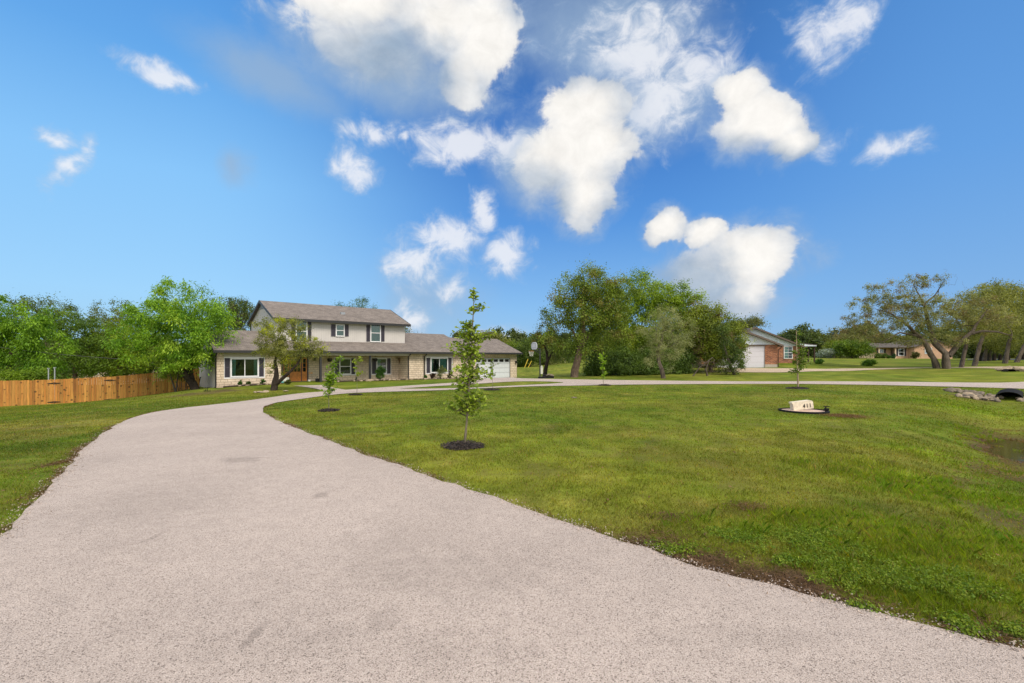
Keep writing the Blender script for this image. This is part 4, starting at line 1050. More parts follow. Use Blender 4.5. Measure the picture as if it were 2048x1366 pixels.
def ngable(xc, half, y0, y1, zw, sl, ov=.45):
    zr = zw + sl * half + .12; ze = zw - sl * ov + .12
    nr.slab([(xc - half - ov, y0, ze), (xc, y0, zr), (xc, y1, zr), (xc - half - ov, y1, ze)], th); nr.slab([(xc, y0, zr), (xc + half + ov, y0, ze), (xc + half + ov, y1, ze), (xc, y1, zr)], th)
ngable(-hw, hw, -.45, 8.5, WH, .41); ngable(xc2, 5.2, B2 - .45, 16, WH, .42)
nr.slab([(x2a - 6, B2 - 1.5, WH - .05), (bx0 - .5, B2 - 1.5, WH - .05), (bx0 - .5, B2 + 4, WH + 1.8), (x2a - 6, B2 + 4, WH + 1.8)], th)
nr.slab([(4.6, 9.6, WH + .62), (8.36, 9.6, WH + .22), (8.36, 15, WH + .22), (4.6, 15, WH + .62)], .1)
nr.build('roof', 'shingles_brown', nb)
fb = MB()
for xc, half, y0, sl in ((-hw, hw, -.47, .41), (xc2, 5.2, B2 - .47, .42)):
    zr = WH + sl * half; ze = WH - sl * .45
    fb = MB()
    for sgn in (-1, 1):
        fb.prism([(xc, y0, zr + .13), (xc + sgn * (half + .45), y0, ze + .13), (xc + sgn * (half + .45), y0, ze - .07), (xc, y0, zr - .07)], (0, .018, 0))
    fb.build('rake_board', 'wood_beam', nb)
MB().prism([(5.3, 9.62, WH + .44), (8.3, 9.62, WH + .12), (8.3, 9.62, WH + .02), (5.3, 9.62, WH + .0)], (0, -.05, 0)).build('porch_gable', 'siding_white', nb)
g_ = MB()
for i in range(4): g_.box(dx0, dx1, .10, .15, -.05 + i * .5875, -.05 + (i + 1) * .5875 - .008)
g_.build('garage_door', 'garage_lilac', nb)
MB().box(dx0 - .1, dx1 + .1, -.03, -.004, 2.29, WH).build('lintel_beam', 'wood_beam', nb)
window(nb, 3.42, 4.42, .9, 2.38, B2, 'h', .07, proud=.07, rows=2, curtain=((0, .5),))
window(nb, bx0 + .35, bx0 + .95, .9, 2.2, 0, 'h', .06, proud=.06)
MB().tube([(.4, -.4, WH - .12), (.25, -.1, WH - .4), (.06, -.06, WH - .55), (.06, -.06, .05)], .045, 6).build('downspout', 'porch_dark', nb)
for xx_ in (5.9, 6.6, 7.4, 8.1): MB().box(xx_, xx_ + .13, 9.8, 9.93, -.3, WH + .2).build('porch_post', 'porch_dark', nb)
MB().box(5.3, 8.2, 13.5, 13.7, -.3, WH + .2).build('porch_wall', 'porch_dark', nb)

# ------------------------------------------------------------------ tan brick house far off
fy = 112.0; fsx = lambda px: (px - CX) * fy / F
fz0 = CZ - (716.3 - HY) * fy / F; q = lambda py: CZ - (py - HY) * fy / F - fz0
fh = thing('tan_house', 'long tan brick house with brown roof far off behind the big oak', 'house', (fsx(1780), fy, fz0))
xo = fsx(1780); X_ = lambda px: fsx(px) - xo
MB().box(X_(1746), X_(1790), 1.2, 1.4, -.5, q(695)).box(X_(1790), X_(1818), .2, .4, -.5, q(695)).box(X_(1818), X_(1893), -1.5, 8, -.5, q(694)).prism([(X_(1818), -1.5, q(694)), (X_(1893), -1.5, q(694)), (X_(1856), -1.5, q(680))], (0, .3, 0)).build('brick_wall', 'tan_brick', fh)
r_ = MB(); r_.slab([(X_(1742), -.6, q(695) + .1), (X_(1822), -.6, q(695) + .1), (X_(1822), 5, q(686.5) + .2), (X_(1742), 5, q(686.5) + .2)], .15); r_.slab([(X_(1742), 5, q(686.5) + .2), (X_(1822), 5, q(686.5) + .2), (X_(1822), 10, q(695)), (X_(1742), 10, q(695))], .15)
r_.slab([(X_(1814), -2, q(694) + .0), (X_(1856), -2, q(679.5) + .1), (X_(1856), 9, q(679.5) + .1), (X_(1814), 9, q(694))][::-1], .15); r_.slab([(X_(1856), -2, q(679.5) + .1), (X_(1897), -2, q(694)), (X_(1897), 9, q(694)), (X_(1856), 9, q(679.5) + .1)][::-1], .15)
r_.build('roof', 'shingles_brown', fh)
for px in (1756.6, 1789.4): MB().box(X_(px) - .12, X_(px) + .12, -.3, -.06, -.3, q(695)).build('porch_post', 'tan_paint', fh)
window(fh, X_(1765.5), X_(1775), q(706), q(697.6), 1.2, 'v', .1); shutter(fh, X_(1761.5), X_(1765.3), q(706), q(697.6), 1.2); shutter(fh, X_(1775.2), X_(1779.5), q(706), q(697.6), 1.2)
window(fh, X_(1797.5), X_(1809.5), q(712), q(697), .2, 'h', .12); shutter(fh, X_(1793.5), X_(1797.2), q(712), q(697), .2); shutter(fh, X_(1809.8), X_(1813.6), q(712), q(697), .2)
window(fh, X_(1838), X_(1844.8), q(708), q(695.5), -1.5, 'h', .1); window(fh, X_(1845.4), X_(1852.2), q(708), q(695.5), -1.5, 'h', .1)
# white shed glimpsed over the fence
sh = thing('shed', 'low pale shed with dark trim behind the cedar fence', 'shed', (*(up(205, 715, 56)[:2]), -.6))
MB().box(-3.6, 3.6, 0, 5, -.4, 1.75).build('wall', 'tan_paint', sh); MB().slab([(-4, -.5, 1.85), (4, -.5, 1.85), (4, 2.5, 2.7), (-4, 2.5, 2.7)], .12).slab([(-4, 2.5, 2.7), (4, 2.5, 2.7), (4, 5.5, 1.85), (-4, 5.5, 1.85)], .12).build('roof', 'shingles_brown', sh)
window(sh, -2.6, -.4, .8, 1.7, 0, 'v', .06); MB().box(.9, 1.05, -.03, -.002, -.3, 1.75).build('corner_board', 'dark_trim', sh)

# ------------------------------------------------------------------ trees
def T(pts, Y, r0, r1, dy=None):
    """trunk from photo pixels; first point is put on the ground"""
    out = [PX(a, b, Y + (dy[i] if dy else 0)) for i, (a, b) in enumerate(pts)]
    return (out, r0, r1)
# left: lime tree against the house corner
Y = 35.0; b = base_at(392, Y + .6, .1)
tree('lime_tree', 'bright lime-green tree with a black leaning trunk at the left house corner', 'tree', b,
     [([b, PX(386, 766, Y + .6), PX(374, 752, Y + .4), PX(362, 735, Y), PX(352, 712, Y)], .30, .17), ([b, PX(384, 760, Y + .6), PX(380, 735, Y + .4), PX(385, 705, Y)], .2, .10)],
     [lobe(350, 590, Y, 55, 30, 2.2), lobe(310, 625, Y, 48, 36, 2.2), lobe(395, 620, Y, 50, 36, 2.2), lobe(300, 680, Y, 52, 42, 2.4), lobe(355, 655, Y, 70, 52, 2.8), lobe(420, 665, Y, 40, 40, 2.0),
      lobe(385, 705, Y - .5, 45, 26, 1.8), lobe(345, 715, Y, 45, 28, 1.8), lobe(440, 640, Y, 22, 26, 1.2), lobe(275, 650, Y, 28, 36, 1.5)],
     175, 190, (.21, .065), .50, ((.09,.21,.012),(.25,.43,.03),(.36,.52,.05)), 'bark_dark', 21, droop=.38, flat=.7)
Y = 36.0; b = base_at(352, Y, .1)
tree('slim_tree', 'slim pale multi-stemmed tree standing before the fence under the lime tree', 'tree', b,
     [([b, PX(347, 770, Y), PX(341, 752, Y), PX(343, 735, Y)], .07, .04), ([b, PX(354, 765, Y), PX(357, 745, Y), PX(358, 730, Y)], .06, .03)],
     [lobe(335, 735, Y, 26, 16, .9), lobe(370, 728, Y - .3, 22, 12, .8), lobe(326, 752, Y, 12, 8, .5)], 30, 80, (.22, .06), .36, ((.14,.21,.03),(.30,.40,.06)), 'bark_grey', 22, droop=.3)
Y = 37.0; b = base_at(368, Y, .05)
tree('sucker_shrub', 'thicket of thin bare stems beside the black leaning trunk', 'shrub', b,
     [([base_at(358 + 6 * i, Y, .05), PX(357 + 6 * i + (i % 3 - 1) * 3, 765, Y), PX(358 + 6 * i, 752, Y)], .03, .018) for i in range(6)], [lobe(366, 754, Y, 15, 8, .5)], 24, 20, (.14, .06), .25, OLIVE, 'bark_grey', 23)
# far-left big tree and others behind the fence
def bigtree(name, label, px, Y, lobes, col, seed, ntips=110, per=110, leaf=(.2, .09), clump=.55, tr=.2, bark='bark_brown', top=None, droop=0, group='trees behind the cedar fence', **k):
    b = base_at(px, Y, .15); cx = np.mean([l[0][0] for l in lobes]); zt = np.mean([l[0][2] for l in lobes])
    h = max(1.5, (zt - b[2]))
    t = [b, (b[0] * .8 + cx * .2, Y, b[2] + h * .35), (b[0] * .45 + cx * .55, Y, b[2] + h * .8)]
    return tree(name, label, 'tree', b, [(t, tr, tr * .6)], lobes, ntips, per, leaf, clump, col, bark, seed, droop, group=group, **k)
Y = 39.0
bigtree('leafy_tree', 'large light-green tree at the far left edge, behind the fence', 10, Y,
     [lobe(30, 635, Y, 60, 40, 2.4), lobe(75, 655, Y, 40, 38, 2), lobe(10, 690, Y, 70, 50, 2.6), lobe(85, 700, Y, 42, 38, 2), lobe(-50, 650, Y, 60, 60, 3), lobe(50, 735, Y, 46, 22, 1.6)], ((.08,.19,.012),(.24,.41,.03)), 31, 150, 140, (.26, .08), .52, droop=.35, tr=.24)
Y = 45.0
bigtree('leafy_tree', 'darker green tree behind the fence, right of the light-green one', 150, Y,
     [lobe(130, 650, Y, 48, 32), lobe(170, 665, Y, 45, 38), lobe(120, 700, Y, 50, 40), lobe(185, 705, Y, 52, 36), lobe(150, 735, Y, 70, 18)], ((.05,.105,.012),(.17,.27,.025)), 32, 150, 100)
Y = 47.0
bigtree('leafy_tree', 'yellow-green tree behind the fence, left of the lime tree', 235, Y,
     [lobe(240, 680, Y, 40, 40), lobe(215, 700, Y, 40, 36), lobe(265, 715, Y, 45, 30), lobe(235, 735, Y, 60, 16)], ((.09,.16,.010),(.26,.34,.02)), 33, 130, 100)
Y = 58.0
bigtree('leafy_tree', 'tall olive-green tree rising behind the fence trees', 235, Y, [lobe(225, 628, Y, 40, 26), lobe(262, 640, Y, 38, 30), lobe(195, 645, Y, 30, 22), lobe(235, 680, Y, 60, 45)], ((.08,.115,.015),(.20,.23,.03)), 34, 150, 90)
bigtree('leafy_tree', 'loose-topped dark tree behind the far-left tree', 95, Y, [lobe(95, 612, Y, 40, 20), lobe(70, 640, Y, 50, 35), lobe(120, 640, Y, 35, 30), lobe(40, 600, Y, 30, 18)], ((.06,.10,.012),(.17,.22,.03)), 35, 120, 70)
Y = 52
bigtree('leafy_tree', 'dark low tree in the gap behind the gate of the fence', 300, Y, [lobe(300, 700, Y, 50, 50), lobe(340, 720, Y, 40, 40), lobe(260, 735, Y, 60, 28)], DARKG, 36, 120, 110)
bigtree('leafy_tree', 'dark shadowy tree low behind the cedar fence and its gate posts', 80, Y, [lobe(70, 735, Y, 70, 26), lobe(150, 742, Y, 50, 22), lobe(0, 730, Y, 60, 30)], DARKG, 37, 110, 110)
b = base_at(50, 36.5, .0)
tree('round_bush', 'bright green bush showing over the fence top at far left', 'bush', b, [([b, (b[0], b[1], b[2] + .8)], .06, .04)], [lobe(45, 752, 36.5, 38, 14, 1.2), lobe(70, 750, 36.5, 16, 10, 1)], 50, 120, (.14, .06), .3, ((.09,.17,.01),(.22,.33,.02)), seed=38)
# behind the house
Y = 62.0
bigtree('oak_tree', 'grey-green oak behind the left wing roof of the house', 485, Y, [lobe(470, 630, Y, 42, 32), lobe(500, 650, Y, 35, 35), lobe(450, 655, Y, 35, 40), lobe(485, 690, Y, 60, 35)], ((.07,.085,.03),(.19,.20,.08)), 41, 150, 90, group='trees behind the house', bark='bark_grey')
bigtree('oak_tree', 'dark-leaved tree peeking beside the upper gable of the house', 505, Y + 3, [lobe(498, 615, Y, 20, 14), lobe(475, 612, Y, 22, 14), lobe(445, 606, Y, 22, 12), lobe(480, 640, Y, 50, 30)], DARKG, 42, 100, 80, group='trees behind the house')
Y = 75
bigtree('oak_tree', 'treetop showing above the upper roof ridge of the house', 710, Y, [lobe(728, 612, Y, 26, 14), lobe(700, 612, Y, 24, 10), lobe(710, 650, Y, 50, 40)], ((.05,.11,.012),(.14,.22,.02)), 43, 110, 80, group='trees behind the house')
Y = 62
bigtree('oak_tree', 'small treetop at the right end of the upper storey roof', 816, Y, [lobe(812, 660, Y, 10, 14), lobe(818, 690, Y, 22, 24)], OLIVE, 44, 50, 60, group='trees behind the house')
Y = 85
for i, (px, py, rx, ry, cc) in enumerate([(1060, 690, 30, 20, DARKG), (1035, 700, 26, 18, MIDG), (1090, 700, 34, 26, OLIVE), (1010, 705, 26, 16, DARKG), (1130, 705, 40, 30, DARKG)]):
    bigtree('field_tree', ['dark green tree beyond the garage, behind the basketball hoop', 'mid-green tree just right of the garage roof end', 'olive tree between the hoop and the small cedar', 'dark treetop beyond the garage roof slope', 'dark tree standing behind the small trunk by the hoop'][i], px, Y + 4 * i,
            [lobe(px, py, Y + 4 * i, rx, ry), lobe(px + 12, py + 20, Y + 4 * i, rx, ry * .8), lobe(px - 14, py + 22, Y + 4 * i, rx, ry * .7)], cc, 50 + i, 80, 80, (.3, .14), .8, group='trees in the field beyond the garage')
# front-yard live oak
Y = hit(551, 781)[1]; b = base_at(547, Y, .08)
def small_oak():
    Y = hit(551, 781)[1]; b = base_at(547, Y, .08)
    tree('live_oak', 'small live oak with black forked trunk and thin olive crown in front of the door', 'tree', b,
     [([b, PX(551, 765, Y), PX(554, 752, Y), PX(553, 738, Y), PX(549, 722, Y), PX(556, 700, Y + .2)], .22, .045), ([PX(551, 770, Y), PX(566, 756, Y - .1), PX(582, 742, Y - .2), PX(596, 728, Y - .1), PX(604, 710, Y)], .13, .035)],
     [lobe(560, 665, Y, 38, 34, 1.3), lobe(585, 658, Y, 30, 24, 1.0), lobe(612, 685, Y, 26, 20, .9), lobe(540, 690, Y, 34, 24, 1.1), lobe(525, 708, Y, 30, 14, .9), lobe(580, 705, Y, 46, 22, 1.3), lobe(620, 700, Y, 34, 18, 1), lobe(640, 705, Y, 24, 10, .7),
      lobe(556, 745, Y + .1, 16, 10, .5), lobe(575, 728, Y, 22, 12, .6), lobe(528, 650, Y, 18, 20, .7), lobe(540, 733, Y, 10, 8, .4)],
     195, 96, (.095, .045), .25, ((.13,.155,.035),(.30,.31,.08),(.40,.44,.02)), 'bark_dark', 61, flat=.8)
small_oak()
# centre-right thicket
Y = 41.0; b = base_at(1148, Y, .1)
tree('cedar_elm', 'tallest tree of the thicket, with a thick brown trunk left of it', 'tree', b,
     [([b, PX(1150, 740, Y), PX(1155, 720, Y), PX(1160, 695, Y), PX(1167, 665, Y), PX(1165, 635, Y), PX(1172, 600, Y)], .36, .13), ([PX(1160, 700, Y), PX(1178, 668, Y + .3), PX(1195, 640, Y + .4), PX(1205, 610, Y)], .16, .07), ([PX(1161, 690, Y), PX(1145, 660, Y), PX(1125, 640, Y)], .12, .06)],
     [lobe(1180, 570, Y, 52, 34, 2), lobe(1140, 590, Y, 42, 30, 1.8), lobe(1115, 620, Y, 34, 30, 1.5), lobe(1225, 590, Y, 50, 34, 2), lobe(1185, 625, Y, 60, 40, 2.4), lobe(1130, 665, Y, 40, 34, 1.6), lobe(1230, 650, Y, 45, 45, 2), lobe(1105, 690, Y, 22, 20, 1), lobe(1175, 690, Y, 40, 26, 1.4), lobe(1188, 545, Y, 16, 12, .8)],
     290, 130, (.15, .08), .46, CEDAR, 'bark_brown', 71, flat=1.0)
Y = 44.0; b = base_at(1089, Y, .1)
tree('cedar_elm', 'small open tree behind the basketball hoop stand', 'tree', b,
     [([b, PX(1091, 738, Y), PX(1095, 722, Y), PX(1094, 705, Y), PX(1086, 685, Y)], .22, .09), ([PX(1095, 724, Y), PX(1104, 705, Y), PX(1112, 690, Y)], .1, .05)],
     [lobe(1090, 660, Y, 20, 30, 1.1), lobe(1080, 685, Y, 16, 18, .9), lobe(1112, 680, Y, 22, 22, 1), lobe(1093, 635, Y, 12, 14, .7), lobe(1118, 705, Y, 24, 16, 1)], 75, 70, (.14, .07), .34, ((.07,.10,.025),(.18,.22,.05),(.20,.13,.04)), 'bark_dark', 72, flat=1)
Y = 50
for i, (name, label, px, lb, cc, n) in enumerate([
    ('elm_tree', 'bright green wind-swept elm in the middle of the thicket top', 1290, [lobe(1275, 570, Y, 40, 30), lobe(1300, 600, Y, 45, 40), lobe(1260, 620, Y, 45, 45), lobe(1295, 660, Y, 55, 50), lobe(1255, 690, Y, 50, 35)], ((.11,.20,.012),(.31,.43,.03)), 150),
    ('elm_tree', 'bright green elm right of the thicket top', 1355, [lobe(1350, 585, Y, 34, 28), lobe(1370, 610, Y, 42, 32), lobe(1335, 620, Y, 40, 36), lobe(1380, 650, Y, 45, 40), lobe(1340, 680, Y, 60, 40)], ((.11,.20,.012),(.30,.42,.03)), 150),
    ('cedar_tree', 'olive-green cedar with feathery tips on the right slope of the thicket', 1420, [lobe(1415, 635, Y - 4, 34, 34), lobe(1440, 660, Y - 4, 36, 34), lobe(1395, 670, Y - 4, 40, 36), lobe(1455, 690, Y - 4, 34, 26), lobe(1470, 660, Y - 4, 16, 16), lobe(1430, 705, Y - 4, 50, 26)], ((.085,.125,.015),(.27,.33,.035),(.18,.15,.06)), 190)]):
    bigtree(name, label, px, Y if i < 2 else Y - 4, lb, cc, 80 + i, int(n * 1.3), 130, (.20, .09), .58, group='trees of the thicket')
bigtree('elm_tree', 'mid-green tree filling the thicket behind the thick brown trunk', 1215, 48.5, [lobe(1215, 600, 48.5, 46, 34), lobe(1180, 650, 48.5, 40, 36), lobe(1235, 660, 48.5, 50, 40), lobe(1215, 700, 48.5, 55, 30)], ((.09,.145,.014),(.25,.31,.035)), 88, 170, 120, (.19, .09), .55, group='trees of the thicket')
Y = 42.5; b = base_at(1470, Y, .1)
tree('cedar_tree', 'ragged dark cedar hanging to the ground beside the neighbours garage door', 'tree', b, [([b, PX(1462, 735, Y), PX(1455, 715, Y), PX(1448, 690, Y)], .14, .07)],
     [lobe(1462, 690, Y, 22, 18, 1.1), lobe(1470, 712, Y, 20, 16, 1), lobe(1472, 733, Y, 22, 14, 1), lobe(1450, 735, Y, 18, 12, .9), lobe(1488, 728, Y, 8, 12, .5), lobe(1445, 665, Y, 20, 16, 1)], 110, 70, (.13, .055), .27, ((.04,.08,.02),(.14,.20,.04)), 'bark_grey', 85)
Y = 41.5; b = base_at(1415, Y, .05)
tree('dead_brush', 'tangle of bare grey branches at the foot of the cedar', 'brush', b, [([b, PX(1412, 738, Y), PX(1418, 720, Y)], .09, .05), ([base_at(1385, Y, .05), PX(1400, 735, Y), PX(1425, 715, Y)], .07, .03)],
     [lobe(1410, 733, Y, 34, 16, 1.2), lobe(1440, 742, Y, 34, 9, 1)], 150, 3, (.08, .04), .3, ((.12,.09,.06),(.2,.17,.12)), 'bark_grey', 86, wig=.3, upb=.1)
for i, (px, w, lab) in enumerate([(1200, 34, 'dark leafy undergrowth bush at the left foot of the thicket'), (1245, 36, 'dark undergrowth bush in the middle of the thicket foot'), (1290, 34, 'dark undergrowth bush behind the silvery tree'), (1345, 40, 'shadowy undergrowth bush right of the silvery tree')]):
    Y = 44.0 + i * .4; b = base_at(px, Y, .0)
    tree('undergrowth_bush', lab, 'bush', b, [([b, (b[0], b[1], b[2] + .7)], .06, .04)], [lobe(px, 738, Y, w, 14, 1.6), lobe(px + 8, 718, Y + .8, w * .9, 22, 1.5)], 95, 150, (.16, .09), .5, ((.045,.09,.015),(.14,.22,.035)), seed=90 + i, group='undergrowth bushes of the thicket')
Y = 39.0; b = base_at(1327, Y, .1)
tree('silvery_tree', 'pale silvery-green round tree with a leaning grey trunk before the thicket', 'tree', b,
     [([b, PX(1323, 742, Y), PX(1318, 725, Y), PX(1316, 705, Y), PX(1325, 675, Y)], .2, .09)],
     [lobe(1330, 635, Y, 34, 26, 1.3), lobe(1305, 665, Y, 34, 26, 1.3), lobe(1350, 660, Y, 38, 32, 1.5), lobe(1365, 685, Y, 26, 24, 1.1), lobe(1305, 695, Y, 28, 20, 1.1), lobe(1338, 705, Y, 36, 18, 1.3), lobe(1300, 725, Y - .3, 14, 12, .6), lobe(1333, 730, Y - .2, 12, 10, .5)],
     190, 110, (.085, .035), .30, ((.20,.235,.095),(.38,.40,.20)), 'bark_grey', 95, flat=.8)
# right: big spreading oak, skeleton traced limb by limb
Y = 52.0; b = base_at(1872, Y, .1)
tree('spreading_oak', 'huge spreading oak with forked trunks and a thin grey-green crown at the right', 'tree', b,
     [([base_at(1874, Y, .1), PX(1872, 728, Y), PX(1862, 708, Y), PX(1852, 690, Y), PX(1838, 672, Y), PX(1815, 650, Y - .5), PX(1785, 628, Y - 1), PX(1755, 618, Y - 1)], .31, .04),
      ([base_at(1893, Y - .5, .1), PX(1893, 725, Y - .5), PX(1890, 706, Y - .5), PX(1872, 690, Y), PX(1862, 668, Y + .5), PX(1856, 640, Y + .5), PX(1845, 600, Y), PX(1828, 572, Y)], .36, .035),
      ([PX(1898, 712, Y - .5), PX(1912, 695, Y - .5), PX(1930, 675, Y - 1), PX(1945, 662, Y - 1), PX(1958, 640, Y - 1), PX(1975, 620, Y - 1)], .25, .05),
      ([PX(1940, 668, Y - 1), PX(1965, 662, Y - 1.5), PX(1995, 664, Y - 2), PX(2025, 672, Y - 2)], .15, .04),
      ([PX(1838, 672, Y), PX(1800, 665, Y - .5), PX(1765, 684, Y - 1)], .13, .03), ([PX(1845, 610, Y), PX(1870, 590, Y), PX(1885, 565, Y)], .1, .03)],
     [lobe(1765, 585, Y, 36, 24, 2), lobe(1740, 610, Y, 34, 18, 2), lobe(1722, 645, Y, 38, 22, 2), lobe(1705, 672, Y, 26, 14, 1.8), lobe(1770, 612, Y, 40, 24, 2.2), lobe(1770, 640, Y, 40, 24, 2.4), lobe(1740, 668, Y, 44, 14, 2.2), lobe(1810, 600, Y, 30, 24, 2), lobe(1830, 560, Y, 24, 16, 1.5), lobe(1865, 562, Y, 26, 16, 1.6),
      lobe(1840, 640, Y, 46, 30, 3), lobe(1890, 630, Y, 46, 32, 3), lobe(1800, 680, Y, 46, 10, 2.4), lobe(1870, 680, Y, 50, 16, 2.6), lobe(1940, 620, Y, 46, 34, 3), lobe(1980, 640, Y, 42, 30, 3), lobe(1840, 615, Y, 50, 30, 3)],
     640, 76, (.15, .065), .38, ((.15,.17,.055),(.32,.33,.13),(.22,.18,.09)), 'bark_grey', 101, flat=.8, wig=.22,
     bare=[PX(a, c, Y + d) for a, c, d in [(1895,540,0),(1905,548,.5),(1915,556,0),(1925,562,.6),(1885,538,.3),(1910,570,.2),(1930,575,0),(1900,560,-.5),(1880,552,.1),(1918,585,.2),(1775,560,.2),(1755,600,0),(1835,548,0),(1800,590,0),(1850,560,0)]])
ROAK = ((.13,.155,.035),(.30,.32,.09))
for i, (px, Y, lb, tr_) in enumerate([
    (1922, 56, [(1950, 610, 44, 30), (1985, 600, 40, 26), (1935, 650, 44, 28), (1975, 645, 46, 30)], .22),
    (1948, 60, [(1990, 585, 36, 20), (2020, 600, 40, 26), (2005, 640, 46, 30)], .26),
    (2010, 66, [(2040, 600, 50, 30), (2060, 640, 60, 40), (2010, 660, 44, 24)], .28),
    (2032, 70, [(2090, 610, 60, 40), (2120, 660, 60, 40)], .28),
    (1968, 78, [(1960, 670, 50, 26), (2000, 680, 50, 24)], .3)]):
    bigtree('grove_oak', ['leaning oak trunk just right of the huge spreading oak', 'thick curved oak trunk second in the row right of the spreading oak', 'upright oak trunk near the right edge', 'rightmost upright oak trunk of the grove', 'dark oak deep in the grove behind the trunks'][i], px, Y,
            [lobe(a, c_, Y, e, f) for a, c_, e, f in lb], ROAK, 110 + i, 230, 75, (.20, .09), .5, tr=tr_, bark='bark_grey', group='oaks of the right-hand grove', flat=.8)
for i, px in enumerate([1962, 1978, 1988, 2000, 2016, 2046]):
    Y = 82 + 3 * i
    bigtree('grove_oak', ['slim dark trunk of the grove nearest the curved oak', 'black double trunk in the middle of the grove', 'slanting thin trunk in the grove', 'thin dark trunk before the far road', 'short dark trunk left of the upright ones', 'last dark trunk at the right edge of the grove'][i], px, Y,
            [lobe(px, 690, Y, 30, 14), lobe(px + 10, 672, Y, 34, 18)], ((.04,.06,.015),(.11,.14,.035)), 120 + i, 60, 80, (.3, .14), .8, tr=.3, bark='bark_dark', group='oaks of the right-hand grove')
# trees by the far houses
Y = 93
bigtree('round_tree', 'low round bright green tree left of the far tan house', 1704, Y, [lobe(1685, 700, Y, 22, 12), lobe(1715, 698, Y, 26, 13), lobe(1738, 702, Y, 12, 8), lobe(1700, 690, Y, 30, 10)], ((.06,.12,.012),(.17,.26,.02)), 130, 100, 90, (.3, .15), .8, group='trees by the far houses')
Y = 105
bigtree('round_tree', 'yellowish tree beside the pale bush right of the brick house', 1668, Y, [lobe(1668, 692, Y, 14, 10), lobe(1660, 698, Y, 10, 7)], ((.10,.16,.01),(.24,.28,.03)), 131, 50, 90, (.3, .15), .8, group='trees by the far houses')
Y = 120
bigtree('round_tree', 'brownish-green tree behind the low round tree', 1710, Y, [lobe(1700, 678, Y, 34, 12), lobe(1740, 675, Y, 24, 12), lobe(1680, 688, Y, 26, 10)], ((.09,.10,.03),(.20,.19,.06)), 132, 90, 80, (.34, .16), .9, group='trees by the far houses')
Y = 66
bigtree('round_tree', 'grey-green treetop behind the peak of the blue gable', 1500, Y, [lobe(1500, 646, Y, 28, 10), lobe(1485, 660, Y, 22, 12)], OLIVE, 133, 60, 90, (.2, .1), .6, group='trees by the far houses')
# background ridge of trees
rs = np.random.RandomState(77); protos = []
BGL = ['far tree on the ridge line, pale grey-green', 'far tree on the ridge line, darker green', 'far tree on the ridge line, yellowish green']
for i, cc in enumerate([((.08,.105,.035),(.18,.20,.07)), ((.045,.08,.02),(.12,.16,.045)), ((.09,.12,.02),(.21,.22,.05))]):
    o = tree('ridge_tree', BGL[i], 'tree', (0, 0, 0), [([(0, 0, -1), (0, 0, 2), (.3, 0, 4)], .3, .2)], [((0, 0, 5.2), (4, 4, 3)), ((2.2, 0, 4.4), (3, 3, 2.4)), ((-2.4, .5, 4.4), (3, 3, 2.6)), ((0, 0, 2.6), (4.4, 4.4, 2)), ((0, 0, .9), (4.6, 4.6, 1.3))], 120, 75, (.55, .3), 1.0, cc, 'bark_dark', 200 + i, group='far trees along the ridge line')
    protos.append(o)
spots = []
for px in np.arange(1590, 1760, 15): spots.append((px + rs.randn() * 4, 160 + rs.rand() * 50))
for px in np.arange(1575, 1700, 22): spots.append((px, 205 + rs.rand() * 20))
for px in np.arange(980, 1500, 34): spots.append((px + rs.randn() * 5, 125 + rs.rand() * 30))
for px in np.arange(1760, 2330, 30): spots.append((px + rs.randn() * 5, 150 + rs.rand() * 40))
for px in np.arange(-420, 480, 40): spots.append((px + rs.randn() * 5, 90 + rs.rand() * 25))
for px in np.arange(480, 980, 45): spots.append((px, 110 + rs.rand() * 20))
used = [0, 0, 0]
NEARN = [(-300,'the leftmost fence end'),(20,'the light-green tree'),(150,'the fence gate'),(250,'the yellow-green tree'),(350,'the lime tree'),(480,'the left wing roof'),(600,'the upper roof start'),(730,'the upper roof middle'),(880,'the garage roof ridge'),(1000,'the garage corner'),(1080,'the basketball hoop'),(1150,'the thick brown trunk'),(1250,'the thicket middle'),(1330,'the silvery tree'),(1440,'the ragged cedar'),(1500,'the blue gable'),(1596,'the pale-trunked young tree'),(1631,'the brick house porch'),(1655,'the silver bush'),(1700,'the low round tree'),(1740,'the white rail'),(1800,'the tan house'),(1880,'the spreading oak trunk'),(1950,'the curved oak'),(2010,'the upright oak'),(2150,'the right edge'),(2300,'the right end')]
for i, (px, Y) in enumerate(spots):
    k = rs.randint(3) if i > 2 else i
    b = base_at(px, Y, .2); s = (.8 + .45 * rs.rand()) * (1.0 if Y < 150 else 1.25)
    if px < 480: s *= .8
    side = 'right of the brick house' if 1560 < px < 1760 else 'behind the thicket' if 980 <= px < 1560 else 'beyond the grove' if px >= 1760 else 'beyond the fence' if px < 480 else 'hidden behind the house'
    lab = ('rounded ' if s > 1.05 else 'smaller ') + BGL[k] + ', ' + side
    near_ = min(NEARN, key=lambda q: abs(q[0] - px)); lab = lab.replace(side, ('near ' if abs(near_[0] - px) > 14 else 'over ') + near_[1])
    if used[k] == 0: o = protos[k]; o.location = b; o.scale = (s,) * 3; o.rotation_euler.z = rs.rand() * 6; o['label'] = lab
    else: o = copy_thing(protos[k], b, rs.rand() * 6, lab, None, s)
    o['group'] = o['label']
    used[k] += 1

